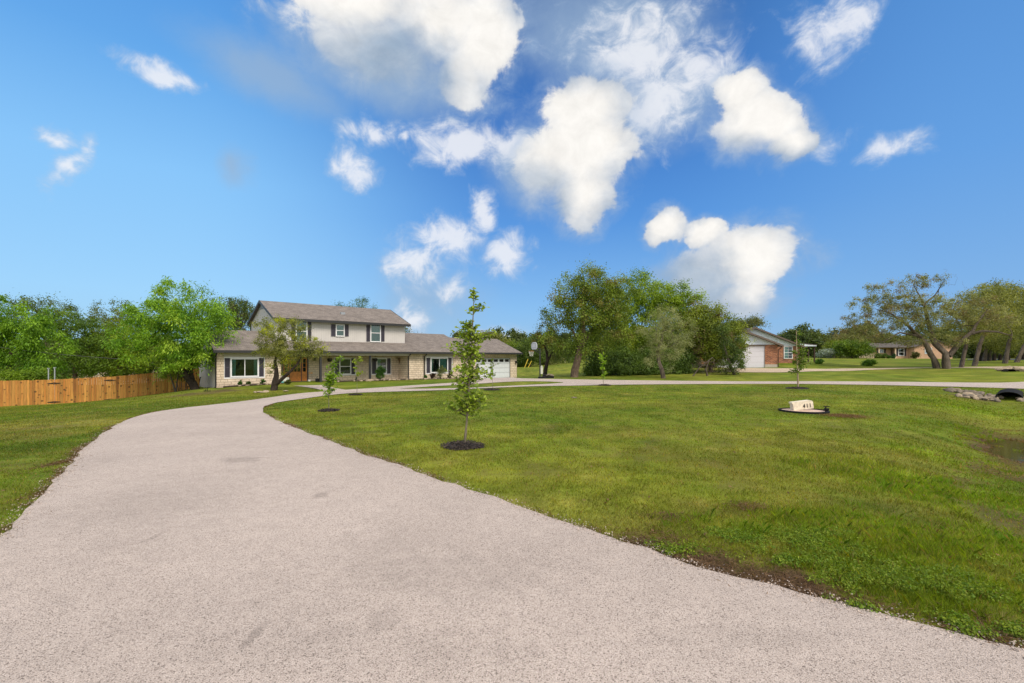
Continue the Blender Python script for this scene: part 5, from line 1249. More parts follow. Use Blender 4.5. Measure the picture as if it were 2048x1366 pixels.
# ------------------------------------------------------------------ bushes and bed plants
def bush(name, label, px, py, w, h, cols, seed, Y=None, leaf=(.07, .035), n=60, per=70, group=None, cat='bush', bark='bark_brown', clump=None):
    c = hit(px, py) if Y is None else base_at(px, Y); Y = c[1]; a = w * Y / F / 2; hh = h * Y / F
    rs = np.random.RandomState(seed)
    tree(name, label, cat, c, [([c, (c[0], c[1], c[2] + hh * .35)], .02 + a * .03, .015)], [((c[0], c[1], c[2] + hh * .55), (a * .8, a * .8, hh * .4)), ((c[0] + a * .2, c[1], c[2] + hh * .7), (a * .6, a * .6, hh * .28)), ((c[0] - a * .25, c[1], c[2] + hh * .35), (a * .6, a * .6, hh * .3))],
         n, per, leaf, clump or a * .22, cols, bark, seed, group=group, minz=None)
BS = lambda px, t: (HO[0] + UX * S(px, t) - UY * t, HO[1] + UY * S(px, t) + UX * t)
def bedbush(label, px, t, w, h, cols, seed, **k):
    p = BS(px, t); bush('bed_shrub' if 'name' not in k else k.pop('name'), label, px, 0, w, h, cols, seed, Y=p[1], group='shrubs in the bed along the house', **k)
GRN = ((.03,.09,.012),(.09,.20,.025))
bedbush('dense round green shrub under the right porch window', 761, -.9, 22, 30, GRN, 301, n=90)
bedbush('pale olive shrub under the right-hand window by the garage', 882, -.9, 22, 27, ((.10,.13,.05),(.22,.26,.10)), 302, n=60, per=45)
bedbush('small green plant under left window', 480, -.7, 9, 12, GRN, 303, n=24)
bedbush('low spiky plant under left window, between two small shrubs', 497, -.7, 10, 9, ((.06,.11,.02),(.14,.2,.05)), 304, n=24)
bedbush('small green shrub under the right end of the left window', 525, -.7, 10, 12, GRN, 305, n=24)
bedbush('reddish low shrub right of the pale olive one', 900, -.8, 12, 14, ((.09,.06,.03),(.12,.15,.04)), 306, n=30)
bedbush('dark red-leaved shrub left of the pale olive one', 866, -.8, 14, 12, ((.05,.025,.03),(.10,.07,.03)), 307, n=30)
bedbush('low green shrub at the downspout left of the garage window', 851, -.8, 8, 9, GRN, 308, n=20)
bedbush('small dark conifer under the left porch window', 712, -.9, 4, 10, ((.02,.05,.02),(.04,.09,.03)), 309, n=16)
bedbush('dark mound of leaves at the foot of the live oak', 575, -2.2, 14, 10, ((.04,.06,.015),(.12,.14,.03)), 310, n=30)
bush('round_bush', 'clipped round bright green bush out on the lawn near the far tan house', 1738, 732, 26, 12, ((.06,.14,.01),(.17,.32,.02)), 311, n=70, per=90, leaf=(.12, .07), cat='bush')
bush('boxy_bush', 'square clipped green bush at the right of the brick house', 1638, 728, 16, 9, ((.05,.13,.01),(.12,.26,.02)), 312, n=60, per=90, leaf=(.12, .07))
bush('silver_bush', 'big pale blue-grey bush beyond the brick house', 1655, 0, 36, 18, ((.22,.28,.26),(.42,.48,.44)), 313, Y=95, n=90, per=80, leaf=(.25, .12))
for i, (px, w, h, cc) in enumerate([(1756, 18, 9, DARKG), (1768, 14, 9, DARKG), (1778, 8, 6, GRN), (1787, 8, 9, ((.03,.08,.03),(.08,.15,.06))), (1831, 16, 14, ((.10,.09,.03),(.16,.17,.05))), (1740, 8, 6, GRN)]):
    bush('house_bush', ['dark mounded bush left of the tan house front', 'second dark bush before the tan house wall', 'small round bush before the tan house porch', 'little pointed conifer left of the tan house window', 'brownish shrub before the tan house gable', 'small green bush at the white rail'][i], px, 0, w, h, cc, 320 + i, Y=108, n=40, per=60, leaf=(.28, .15), group='bushes along the tan house')

# ------------------------------------------------------------------ small things
simple('mailbox_cream', (.66, .59, .47), .8, .28, 9, .3); simple('black_plastic', (.016, .016, .016), .75, .2, 10, spec=.12); simple('blue_green', (.03, .16, .17), .4); simple('white_plastic', (.7, .7, .66), .4, .06)
simple('teal_plastic', (.08, .42, .40), .4); simple('galv', (.5, .53, .56), .35, .1, metal=.6); simple('yellow_guard', (.72, .52, .06), .5); simple('stone_grey', (.17, .14, .105), .9, .45, 7, .6); simple('stone_pale', (.30, .24, .17), .9, .4, 7, .6)
simple('wicker', (.16, .10, .05), .8, .3, 30); simple('pebble', (.52, .38, .30), .9, .35, 30, .5); simple('rim_orange', (.45, .10, .03), .5); simple('tyre', (.025, .025, .027), .8, .2); simple('soil', (.05, .033, .022), 1, .4, 8, .5); simple('cable_grey', (.10, .10, .10), .6)
# house-number block lying in a planted ring
c = hit(1607, 823); Y = c[1]; pm = Y / F
mbx = thing('mailbox', 'cream mailbox numbered 411 lying tilted on the lawn in a black ring', 'mailbox', (c[0], c[1], c[2]))
mb = MB(); prof = []
Wd, Hh, Dp_ = 40 * pm, 17 * pm, .20
ang = R(7)
shape = [(-Wd / 2, 0), (Wd / 2, .0), (Wd / 2, Hh * .72), (Wd / 2 - Hh * .10, Hh * .92), (Wd / 2 - Hh * .32, Hh), (-Wd / 2 - .03, Hh), (-Wd / 2 - .03, Hh - .05), (-Wd / 2, Hh - .06)]
rot = lambda x, z: (x * math.cos(ang) - z * math.sin(ang), x * math.sin(ang) + z * math.cos(ang) + .07)
mb.prism([(rot(x, z)[0], -.02, rot(x, z)[1]) for x, z in shape], (0, Dp_, 0)); bd = mb.build('body', 'mailbox_cream', mbx)
for ch, x0 in (('4', .02), ('1', .13), ('1', .235)):
    cu = D.curves.new('digit', 'FONT'); cu.body = ch; cu.size = .20; cu.extrude = .006; cu.align_x = 'CENTER'
    o = D.objects.new('digit', cu); COL.objects.link(o); bpy.context.view_layer.update()
    dg = bpy.context.evaluated_depsgraph_get(); me = D.meshes.new_from_object(o.evaluated_get(dg)); D.objects.remove(o)
    q = link('digit', me, bd, mat='black_plastic'); a = rot(x0, .055); q.location = (a[0], -.028, a[1]); q.rotation_euler = (R(90), ang, 0); q.rotation_euler = (R(90), 0, 0)
    q.matrix_basis = Matrix.Translation((a[0], -.028, a[1])) @ Matrix.Rotation(-ang, 4, 'Y') @ Matrix.Rotation(R(90), 4, 'X') @ Matrix.Diagonal((.8, 1, 1, 1))
rc = hit(1616, 825); rr = 44 * pm
mb = MB(); n = 36
for i in range(n):
    a0, a1 = 2 * math.pi * i / n, 2 * math.pi * (i + 1) / n
    for (ra, za, rb, zb) in ((rr, -.05, rr, .06), (rr, .06, rr - .05, .07), (rr - .05, .07, rr - .06, .0)):
        mb.face([(ra * math.cos(a0), ra * math.sin(a0), za), (ra * math.cos(a1), ra * math.sin(a1), za), (rb * math.cos(a1), rb * math.sin(a1), zb), (rb * math.cos(a0), rb * math.sin(a0), zb)])
ring = mb.build('edging_ring', 'black_plastic', loc=(rc[0], rc[1] + .25, rc[2])); tag(ring, 'low black plastic edging ring round the cream mailbox on the lawn', 'edging')
mb = MB(); vs = [(0, 0, .05)] + [((rr - .06) * math.cos(2 * math.pi * i / n), (rr - .06) * math.sin(2 * math.pi * i / n), .03) for i in range(n)]
mb.mesh(vs, [[0, 1 + i, 1 + (i + 1) % n] for i in range(n)]); pb = mb.build('gravel_bed', 'pebble', loc=(rc[0], rc[1] + .25, rc[2])); tag(pb, 'pinkish gravel filling inside the black edging ring', 'gravel', kind='stuff')
v = hit(1653, 826); mb = MB(); vp = thing('water_valve', 'small black water spigot standing at the right end of the edging ring', 'spigot', (v[0], v[1], v[2]))
mb.tube([(0, 0, -.05), (0, 0, .10)], .05, 10).tube([(0, 0, .10), (0, 0, .16)], .075, 10).build('body', 'black_plastic', vp)
MB().tube([(-.10, 0, .10), (.07, 0, .12)], .035, 8).build('pipe', 'black_plastic', vp); MB().tube([(-.03, 0, .16), (-.02, 0, .22)], .018, 6).box(-.09, .10, -.02, .02, .21, .235).build('handle', 'black_plastic', vp)

# basketball hoop
simple('board_white', (.50, .52, .60), .5, .05)
hb = hit(1080, 756.5); Y = hb[1]; pm = Y / F; hp = thing('basketball_hoop', 'basketball hoop with rounded white backboard on a dark pole beside the driveway', 'basketball hoop', hb)
Zp = lambda py: CZ - (py - HY) * Y / F - hb[2]; Xp = lambda px: (px - CX) * Y / F - hb[0]
MB().tube([(0, 0, 0), (0, 0, Zp(698))], .055, 8).build('pole', 'dark_trim', hp)
MB().tube([(0, 0, Zp(698)), (Xp(1070), -.3, Zp(696))], .04, 6).tube([(0, 0, Zp(702)), (Xp(1069), -.35, Zp(701))], .035, 6).tube([(0, 0, Zp(708)), (Xp(1072), -.25, Zp(703))], .025, 6).build('arm', 'dark_trim', hp)
cx, cz = Xp(1067.5), Zp(692.5); bw, bh = 6.9 * pm * 1.2, 8.0 * pm; ra = R(-50)
pts = []
for i in range(24):
    a = 2 * math.pi * i / 24; x = math.copysign(abs(math.cos(a)) ** .7, math.cos(a)) * bw; z = math.sin(a) * bh
    if z < -bh * .82: z = -bh * .82
    pts.append((x, z))
def bp(x, y, z): return (cx + x * math.cos(ra) - y * math.sin(ra), -.4 + x * math.sin(ra) + y * math.cos(ra), cz + z)
mb = MB(); mb.prism([bp(x, 0, z) for x, z in pts], tuple(Vector(bp(0, .05, 0)) - Vector(bp(0, 0, 0)))); bbd = mb.build('backboard', 'board_white', hp)
mb = MB()
for (a, b_, c_, d_) in ((-.25, .25, .22, .25), (-.25, .25, -.15, -.12), (-.25, -.22, -.12, .22), (.22, .25, -.12, .22)): mb.prism([bp(a, -.012, c_), bp(b_, -.012, c_), bp(b_, -.012, d_), bp(a, -.012, d_)], tuple(Vector(bp(0, .01, 0)) - Vector(bp(0, 0, 0))))
mb.build('target_square', 'vent_grey', bbd)
rm = MB(); nn_ = []
for i in range(17): a = 2 * math.pi * i / 16; nn_.append(bp(.23 * math.cos(a), -.30 + .23 * math.sin(a), -.42))
rm.tube(nn_, .012, 5); rm.build('rim', 'rim_orange', hp)
nt_ = MB()
for i in range(12):
    a = 2 * math.pi * i / 12; a2 = a + .5
    nt_.tube([bp(.23 * math.cos(a), -.30 + .23 * math.sin(a), -.43), bp(.15 * math.cos(a2), -.30 + .15 * math.sin(a2), -.64), bp(.12 * math.cos(a), -.30 + .12 * math.sin(a), -.85)], .007, 3)
nt_.build('net', 'white_plastic', hp)
MB().tube([(.05, 0, Zp(750)), (Xp(1094), .1, .3)], .02, 5).build('brace', 'dark_trim', hp)
MB().slab([(-.15, -.35, .12), (1.15, -.4, .18), (1.15, .5, .18), (-.15, .4, .12)], .2).build('base', 'black_plastic', hp)
def rock(name, label, cat, loc, s, mat, seed, group=None):
    rs = np.random.RandomState(seed); bm = bmesh.new(); bmesh.ops.create_icosphere(bm, subdivisions=2, radius=1)
    off = rs.rand(3) * 10; pl = [(Vector(rs.normal(size=3)).normalized(), .55 + .3 * rs.rand()) for _ in range(7)]
    for v_ in bm.verts:
        p = v_.co.copy()
        for nrm_, d_ in pl:
            k = p.dot(nrm_)
            if k > d_: p -= nrm_ * (k - d_)
        v_.co = Vector((p.x * s[0], p.y * s[1], p.z * s[2])) * (1 + .05 * math.sin(p.x * 7 + off[0]))
    bmesh.ops.rotate(bm, verts=bm.verts, cent=(0, 0, 0), matrix=Matrix.Rotation(rs.rand() * 6.28, 3, 'Z') @ Matrix.Rotation(rs.randn() * .25, 3, 'X'))
    me = D.meshes.new(name); bm.to_mesh(me); bm.free(); o = link(name, me, loc=loc, mat=mat); tag(o, label, cat, group); return o
for i, (px, dx) in enumerate(((1093, .0), (1099, .3))):
    rock('ballast_rock', ['flat pale rock weighing down the hoop base, left one', 'flat grey rock weighing down the hoop base, right one'][i], 'rock', (hb[0] + .65 + dx, hb[1] - .1 + .1 * i, hb[2] + .28 - .03 * i), (.3, .25, .12), 'stone_grey', 400 + i, 'rocks on the hoop base')

# culvert and its stones
c = hit(2018, 803); cl = thing('culvert_pipe', 'black corrugated culvert pipe opening under the driveway edge at right', 'culvert', (c[0], c[1], c[2] - .03))
mb = MB(); dirv = Vector((.74, .67, .02)).normalized(); n = 20; Rr = .30; pr = None; sdv = Vector((-dirv.y, dirv.x, 0)).normalized()
for j in range(26):
    t = j * .10; r_ = Rr + (.02 if j % 2 else 0); ringp = [Vector((0, 0, Rr - .06)) + dirv * (t + (.0 if math.sin(2 * math.pi * i / n) < 0 else .12 * math.sin(2 * math.pi * i / n)) * (1 if j < 4 else 0)) + sdv * math.cos(2 * math.pi * i / n) * r_ * 1.5 + Vector((0, 0, math.sin(2 * math.pi * i / n) * r_ * .85)) for i in range(n)]
    if pr: 
        for i in range(n): mb.face([pr[i], pr[(i + 1) % n], ringp[(i + 1) % n], ringp[i]])
    pr = ringp
mb.face(pr); mb.build('pipe_wall', 'black_plastic', cl)
mb = MB(); lip = [Vector((0, 0, Rr - .06)) + sdv * math.cos(2 * math.pi * i / n) * Rr * 1.5 + Vector((0, 0, math.sin(2 * math.pi * i / n) * Rr * .85)) for i in range(n + 1)]
mb.tube(lip, .018, 6, caps=False); mb.build('rim', 'black_plastic', cl)
rs = np.random.RandomState(9); k = 0
for i in range(85):
    t = rs.rand(); px = 1900 + 105 * t + rs.randn() * 3; py = 786 + 18 * t * .8 + rs.rand() * (12 if t > .15 else 4) - 6
    if px > 1999: px = 2035 + rs.rand() * 14; py = 798 + rs.rand() * 8
    p = hit(px, py); s = .07 + .13 * rs.rand()
    where = 'left end of the stone pile' if px < 1925 else 'middle of the stone pile' if px < 1965 else 'right part of the stone pile, next to the culvert' if px < 2005 else 'right of the culvert opening'
    big = 'large' if s > .14 else 'small'; mt = 'stone_grey' if rs.rand() < .55 else 'stone_pale'
    rock('pile_stone', f"{big} {'grey' if mt == 'stone_grey' else 'pale'} stone at the {where}" if 'opening' not in where else f"{big} {'grey' if mt == 'stone_grey' else 'pale'} stone {where}", 'stone', (p[0], p[1], p[2] + .01 + .07 * rs.rand()), (s * 1.5, s * .9, s * .75), mt, 1410 + i, f'{big} {mt} stones, {where}'.replace('_', ' '))
c = hit(2024, 743.5); cl2 = thing('culvert_pipe', 'small far culvert opening under the neighbours gravel drive', 'culvert', (c[0], c[1], c[2]))
mb = MB(); pr = None
for j in range(6):
    ringp = [(math.cos(2 * math.pi * i / 16) * .42, j * .12, .02 + math.sin(2 * math.pi * i / 16) * .24) for i in range(16)]
    if pr:
        for i in range(16): mb.face([pr[i], pr[(i + 1) % 16], ringp[(i + 1) % 16], ringp[i]])
    pr = ringp
mb.face(pr); mb.build('pipe_wall', 'black_plastic', cl2)
for i, (px, py) in enumerate(((2003, 742), (2010, 741), (2036, 742), (2044, 743), (2018, 739.5), (2030, 739.5))):
    p = hit(px, py); rock('pile_stone', ['pale stone left of the small far culvert', 'second pale stone left of the small far culvert', 'pale stone right of the small far culvert', 'stone further right of the small far culvert', 'stone on top of the small far culvert, left', 'stone on top of the small far culvert, right'][i], 'stone', (p[0], p[1], p[2] + .12), (.5, .35, .26), 'stone_pale', 470 + i, 'stones round the far culvert')
# puddle in the ditch
WZ = -.10
pw_ = []
for i in range(40):
    a = 2 * math.pi * i / 40; r_ = 1 + .22 * math.sin(3 * a + .6) + .12 * math.sin(7 * a); pw_.append((PUD[0] + 2.3 * math.cos(a), PUD[1] + 2.6 * math.sin(a)))
m, nt, bs = newmat('water'); tc = nt.add('ShaderNodeTexCoord'); bs.inputs['Base Color'].default_value = (.035, .024, .010, 1); bs.inputs['Roughness'].default_value = .04; bs.inputs['Specular IOR Level'].default_value = .5
nt.l.new(nt.bump(nt.noise(tc.outputs['Object'], 14, 3), .06, .01), bs.inputs['Normal'])
wz = WZ; me = mesh_np('puddle', [(x, y, wz) for x, y in pw_], [list(range(40))]); tag(link('puddle', me, mat='water'), 'brown rainwater puddle lying in the grassy ditch at right', 'puddle', kind='structure')
# flower bed and edging stones along the house
def bedstrip(name, label, s0, s1, t0, t1, mat, dz=.04):
    nx = int((s1 - s0) / .5); V = []; F_ = []
    for i in range(nx + 1):
        for j in range(4):
            s = s0 + (s1 - s0) * i / nx; t = t0 + (t1 - t0) * j / 3 + (.12 * math.sin(s * 2.1) + .08 * math.sin(s * 5.3) if j == 0 else 0)
            x, y = HO[0] + UX * s - UY * t, HO[1] + UY * s + UX * t; V.append((x, y, g1(x, y) + dz + (.05 if 0 < j < 3 else 0)))
    for i in range(nx):
        for j in range(3): a = i * 4 + j; F_.append([a, a + 4, a + 5, a + 1])
    return tag(link(name, mesh_np(name, V, F_), mat=mat), label, 'bed', kind='structure')
bedstrip('flower_bed', 'dark soil bed under the left window', -.2, XP0 - .1, -1.3, -.01, 'soil'); bedstrip('flower_bed', 'dark soil bed in front of the porch and right wall', 8.0, GD0 - .4, -1.4, -.31, 'soil')
rs = np.random.RandomState(17)
for i in range(52):
    s = (rs.rand() * 4.8 - .2) if i < 14 else 7.8 + rs.rand() * 15.4; t = -1.25 - rs.rand() * .25 + .1 * math.sin(s * 2.1)
    x, y = HO[0] + UX * s - UY * t, HO[1] + UY * s + UX * t; sz = .07 + .11 * rs.rand()
    wh = 'under the left window' if s < 5 else 'in front of the porch' if s < 15.6 else 'before the wall left of the garage'
    fl = 'flat' if rs.rand() < .5 else 'blocky'
    rock('edging_stone', f'{fl} pale limestone of the bed edging {wh}', 'stone', (x, y, g1(x, y) + .06), (sz * 1.5, sz, sz * (.45 if fl == 'flat' else .8)), 'stone_pale', 500 + i, f'{fl} edging stones {wh}')
for i, (px, py, sx_) in enumerate(((520, 785, .22), (530, 784.5, .16), (572, 783, .14), (511, 785.5, .14))):
    p = hit(px, py); rock('edging_stone', ['long flat stone in the grass left of the live oak', 'second flat stone nearer the live oak trunk', 'flat stone right of the live oak trunk', 'outermost flat stone left of the live oak'][i], 'stone', (p[0], p[1], p[2] + .04), (sx_ * 1.6, sx_, .06), 'stone_pale', 560 + i, 'flat stones in the grass by the live oak')
# things by the front door
p = BS(570, 1.0); q_ = thing('potted_plant', 'round white patterned pot standing left of the wooden door', 'pot', (p[0], p[1], .102))
def lathe(prof, n=18):
    mb = MB(); vs = [(r * math.cos(2 * math.pi * i / n), r * math.sin(2 * math.pi * i / n), z) for r, z in prof for i in range(n)]
    mb.mesh(vs, [[a * n + i, a * n + (i + 1) % n, (a + 1) * n + (i + 1) % n, (a + 1) * n + i] for a in range(len(prof) - 1) for i in range(n)], sm=True); return mb
lathe([(0, 0), (.24, .0), (.33, .15), (.34, .32), (.29, .45), (.31, .48), (.26, .48), (.24, .42), (0, .42)]).build('pot', 'white_plastic', q_)
lathe([(.0, .42), (.2, .43), (.24, .52), (.12, .6), (0, .62)]).build('plant', 'wicker', q_)
p = BS(564, .9); o = lathe([(0, 0), (.30, 0), (.36, .06), (.34, .13), (.2, .14), (0, .13)]).build('bowl', 'teal_plastic', loc=(p[0] - .1, p[1] - .3, .11)); tag(o, 'low teal bowl on the porch floor left of the white pot', 'bowl')
p = BS(562, 1.2); o = lathe([(0, 0), (.16, 0), (.2, .2), (.22, .5), (.12, .62), (0, .66)]).build('bag', 'white_plastic', loc=(p[0], p[1], .104)); tag(o, 'pale blue-white bag standing behind the teal bowl', 'bag')
p = BS(618.3, 1.3); o = lathe([(0, 0), (.1, 0), (.11, .2), (0, .22)]).build('white_pot', 'white_plastic', loc=(p[0], p[1], .104)); tag(o, 'little white pot on the porch at the right door jamb', 'pot')
p = BS(637, -.05); o = MB().box(-.12, .12, -.1, .1, 0, .34).tube([(0, 0, .34), (-.05, 0, .45), (.05, 0, .5)], .02, 5).build('watering_can', 'black_plastic', loc=(p[0] - .1, p[1], .104)); tag(o, 'dark can standing at the foot of the left porch post', 'can')
for px, lab in ((659.5, 'round dark hanging basket at the left porch window'), (750.6, 'round dark hanging basket at the right porch window')):
    t = .9; x, y = BS(px, t); z = CZ - (719.5 - HY) * y / F; rt = thing('hanging_basket', lab, 'hanging basket', (x, y, z), group='dark baskets hanging from the porch ceiling')
    lathe([(0, -.2), (.12, -.18), (.21, -.05), (.22, .08), (.12, .14), (0, .14)]).build('basket', 'lamp_black', rt)
    MB().tube([(0, 0, .14), (0, 0, EZ - .065 - z)], .008, 4).tube([(-.18, 0, .06), (0, 0, .3), (.18, 0, .06)], .008, 4).build('chain', 'lamp_black', rt)
x, y = BS(799, 1.55); z = CZ - (719 - HY) * y / F; o = lathe([(0, -.42), (.07, -.2), (.16, .1), (.13, .14), (0, .12)]).build('wall_planter', 'wicker', loc=(x, y, z)); tag(o, 'cone-shaped brown wicker planter in the right corner of the porch', 'planter')
# bicycle-like junk by the side wall: small black pump and stake
p = hit(398, 774); hp_ = thing('garden_pump', 'small black hand pump on a white block at the left house wall', 'pump', p)
MB().tube([(0, 0, 0), (.02, 0, .35), (.1, 0, .8), (.22, 0, .86)], .04, 7).build('body', 'black_plastic', hp_); MB().box(-.28, -.02, -.15, .1, -.02, .34).build('block', 'concrete', hp_)
p = hit(372, 775); o = MB().box(-.5, .5, -.25, .25, 0, .32).box(-.42, .42, -.2, .2, .32, .4).build('storage_box', 'shutter_paint', loc=p); tag(o, 'dark blue box behind the foot of the black leaning trunk', 'box')
p = hit(414.5, 783); o = MB().box(-.22, .22, -.05, .05, .02, .06).tube([(0, 0, 0), (0, 0, .28)], .02, 5).tube([(-.16, 0, .0), (-.1, 0, .14)], .02, 5).build('sprinkler', 'black_plastic', loc=p); tag(o, 'small black garden sprinkler on the dry patch near the house corner', 'sprinkler')
# field items
for i, (x0, y0, x1, y1) in enumerate(((1049, 735, 1056, 718), (1056, 735, 1063, 722))):
    Y = 80; g0 = base_at(x0, Y); p1 = PX(x1, y1, Y); o = MB().tube([(0, 0, -.05), tuple(Vector(p1) - Vector(g0))], .055, 8).build('guy_guard', 'yellow_guard', loc=g0); tag(o, ['left yellow slanting pole guard in the field beyond the hoop', 'right yellow slanting pole guard in the field beyond the hoop'][i], 'pole guard', 'yellow slanting pole guards')
Y = 60; g0 = base_at(1083.5, Y); o = MB().box(-.14, .14, -.1, .1, -.1, .9).prism([(-.17, -.14, .9), (.17, -.14, .9), (0, -.14, 1.05)], (0, .28, 0)).build('utility_pedestal', 'white_plastic', loc=g0); tag(o, 'white utility pedestal seen behind the hoop pole', 'utility box')
# metal posts and cable over the fence
for i, (px, yt, yb) in enumerate(((97, 738, 770), (109.5, 736.5, 770))):
    Y = 36; x, y, z = PX(px, yt, Y); gz = g1(x, y); rt = thing('metal_post', ['shorter galvanised post behind the fence gate', 'taller galvanised post behind the fence gate, right one'][i], 'post', (x, y, gz), group='galvanised posts behind the fence')
    MB().tube([(0, 0, -.1), (0, 0, z - gz)], .04, 8).build('post', 'galv', rt); MB().box(-.055, .055, -.055, .055, z - gz, z - gz + .08).build('cap', 'galv', rt)
P0, P1 = Vector(PX(-150, 672, 37)), Vector(PX(262, 719, 40)); pts = []
for i in range(25): t = i / 24; pp = P0.lerp(P1, t); pp.z -= .5 * 4 * t * (1 - t) * .5; pts.append(tuple(pp - P0))
o = MB().tube(pts, .016, 5).build('cable', 'cable_grey', loc=P0); tag(o, 'thin overhead cable sagging in front of the left-hand trees', 'cable')
# white rail at the far tan house
Y = 105; g0 = base_at(1733, Y); rt = thing('picket_rail', 'low white picket rail left of the far tan house', 'railing', g0); xx = lambda px: (px - 1733) * Y / F
mb = MB()
for px in np.arange(1719, 1748, 1.6): mb.box(xx(px) - .03, xx(px) + .03, -.02, .02, -.2, 1.05)
mb.build('pickets', 'tan_paint', rt); MB().box(xx(1719), xx(1748), -.05, -.022, .85, .93).box(xx(1719), xx(1748), -.05, -.022, .2, .28).build('rail', 'tan_paint', rt)
c = hit(1147, 796); o = rock('grey_stone', 'small grey stone lying flat in the lawn before the thicket', 'stone', (c[0], c[1], c[2] + .02), (.2, .14, .05), 'stone_grey', 601)

# ------------------------------------------------------------------ grass blades (real geometry, thinner and denser close by)
MUL = [(hit(a, b)[:2], w) for a, b, w in ((925, 893, .42), (658, 822, .32), (1595, 777, .7), (1616, 824, .72))]
def scatter(N, y0, y1, rmax, seed, polys, gap=.015):
    rs = np.random.RandomState(seed)
    Y = np.exp(rs.uniform(np.log(y0), np.log(y1), N)); X = rs.uniform(-rmax, rmax, N) * Y
    near = polys
    keep = np.ones(N, bool)
    for poly in near: keep &= ~inpoly(X, Y, poly)
    for (c, w) in MUL: keep &= np.hypot(X - c[0], Y - c[1]) > w
    keep &= ~((np.hypot((X - PUD[0]) / 1.0, (Y - PUD[1]) / 1.2) < .95) & (rs.rand(N) > .06))
    return X[keep], Y[keep], rs
isl = island
dp = drive_out
def indrive(X, Y):
    return inpoly(X, Y, dp) & ~inpoly(X, Y, isl)
def blades(name, label, N, y0, y1, hgt, seed, wk=.0011, colf=1.0):
    rs = np.random.RandomState(seed); Y = np.exp(rs.uniform(np.log(y0), np.log(y1), N)); X = rs.uniform(-1.6, 1.6, N) * Y
    ok = ~indrive(X + rs.normal(size=N) * .035, Y + rs.normal(size=N) * .035) & ~inpoly(X, Y, walk_out)
    for (c, w) in MUL: ok &= np.hypot(X - c[0], Y - c[1]) > w * (.92 + .1 * rs.rand(N))
    pd = np.hypot(X - PUD[0], Y - PUD[1]) < 3.5; wet = np.zeros(N, bool); wet[pd] = G(X[pd], Y[pd]) < -.092; ok &= ~wet | (rs.rand(N) < .10)
    X, Y = X[ok], Y[ok]; c, dt = lawncol(X, Y); n3 = fbm(X, Y, 2.4, 77)
    ok = rs.rand(len(X)) > np.clip(dt * 1.25 - .15, 0, .93); X, Y, c, dt, n3 = X[ok], Y[ok], c[ok], dt[ok], n3[ok]
    n = len(X); Zg = G(X, Y) - .004
    lush = fld(X, Y, LUSH); H = hgt * (.45 + .8 * rs.rand(n)) * (1 + 1.3 * lush) * (.7 + .7 * n3) * (1 - .45 * np.clip(dt, 0, 1))
    W = np.clip(wk * Y, .0028, .03) * (.7 + .6 * rs.rand(n)); a = rs.rand(n) * 2 * np.pi; lean = H * (.25 + .7 * rs.rand(n)); b = rs.rand(n) * 2 * np.pi
    base = np.c_[X, Y, Zg]; w = np.c_[np.cos(a), np.sin(a), np.zeros(n)] * W[:, None] * .5
    l = np.c_[np.cos(b), np.sin(b), np.zeros(n)]
    mid = base + l * (lean * .3)[:, None] + np.c_[np.zeros(n), np.zeros(n), H * .6]; tip = base + l * lean[:, None] + np.c_[np.zeros(n), np.zeros(n), H]
    V = np.stack([base - w, base + w, mid + w * .75, tip, mid - w * .75], 1).reshape(-1, 3)
    k = rs.rand(n, 1); cc = c * (.7 + .75 * rs.rand(n, 1)); dry = (rs.rand(n) < .10 + .35 * np.clip(dt, 0, 1)); cc[dry] = np.array([.26, .20, .085]) * (.6 + .7 * rs.rand(dry.sum(), 1))
    yl = (rs.rand(n) < .15); cc[yl] = cc[yl] * np.array([1.5, 1.2, .9])
    me = mesh_np(name, V, np.arange(n * 5).reshape(n, 5), np.repeat(cc * colf, 5, 0)); return tag(link(name, me, mat='grass_blade'), label, 'grass', kind='stuff')
blades('grass', 'short mown grass blades covering the near lawn', 680000, 1.7, 32, .034, 901)
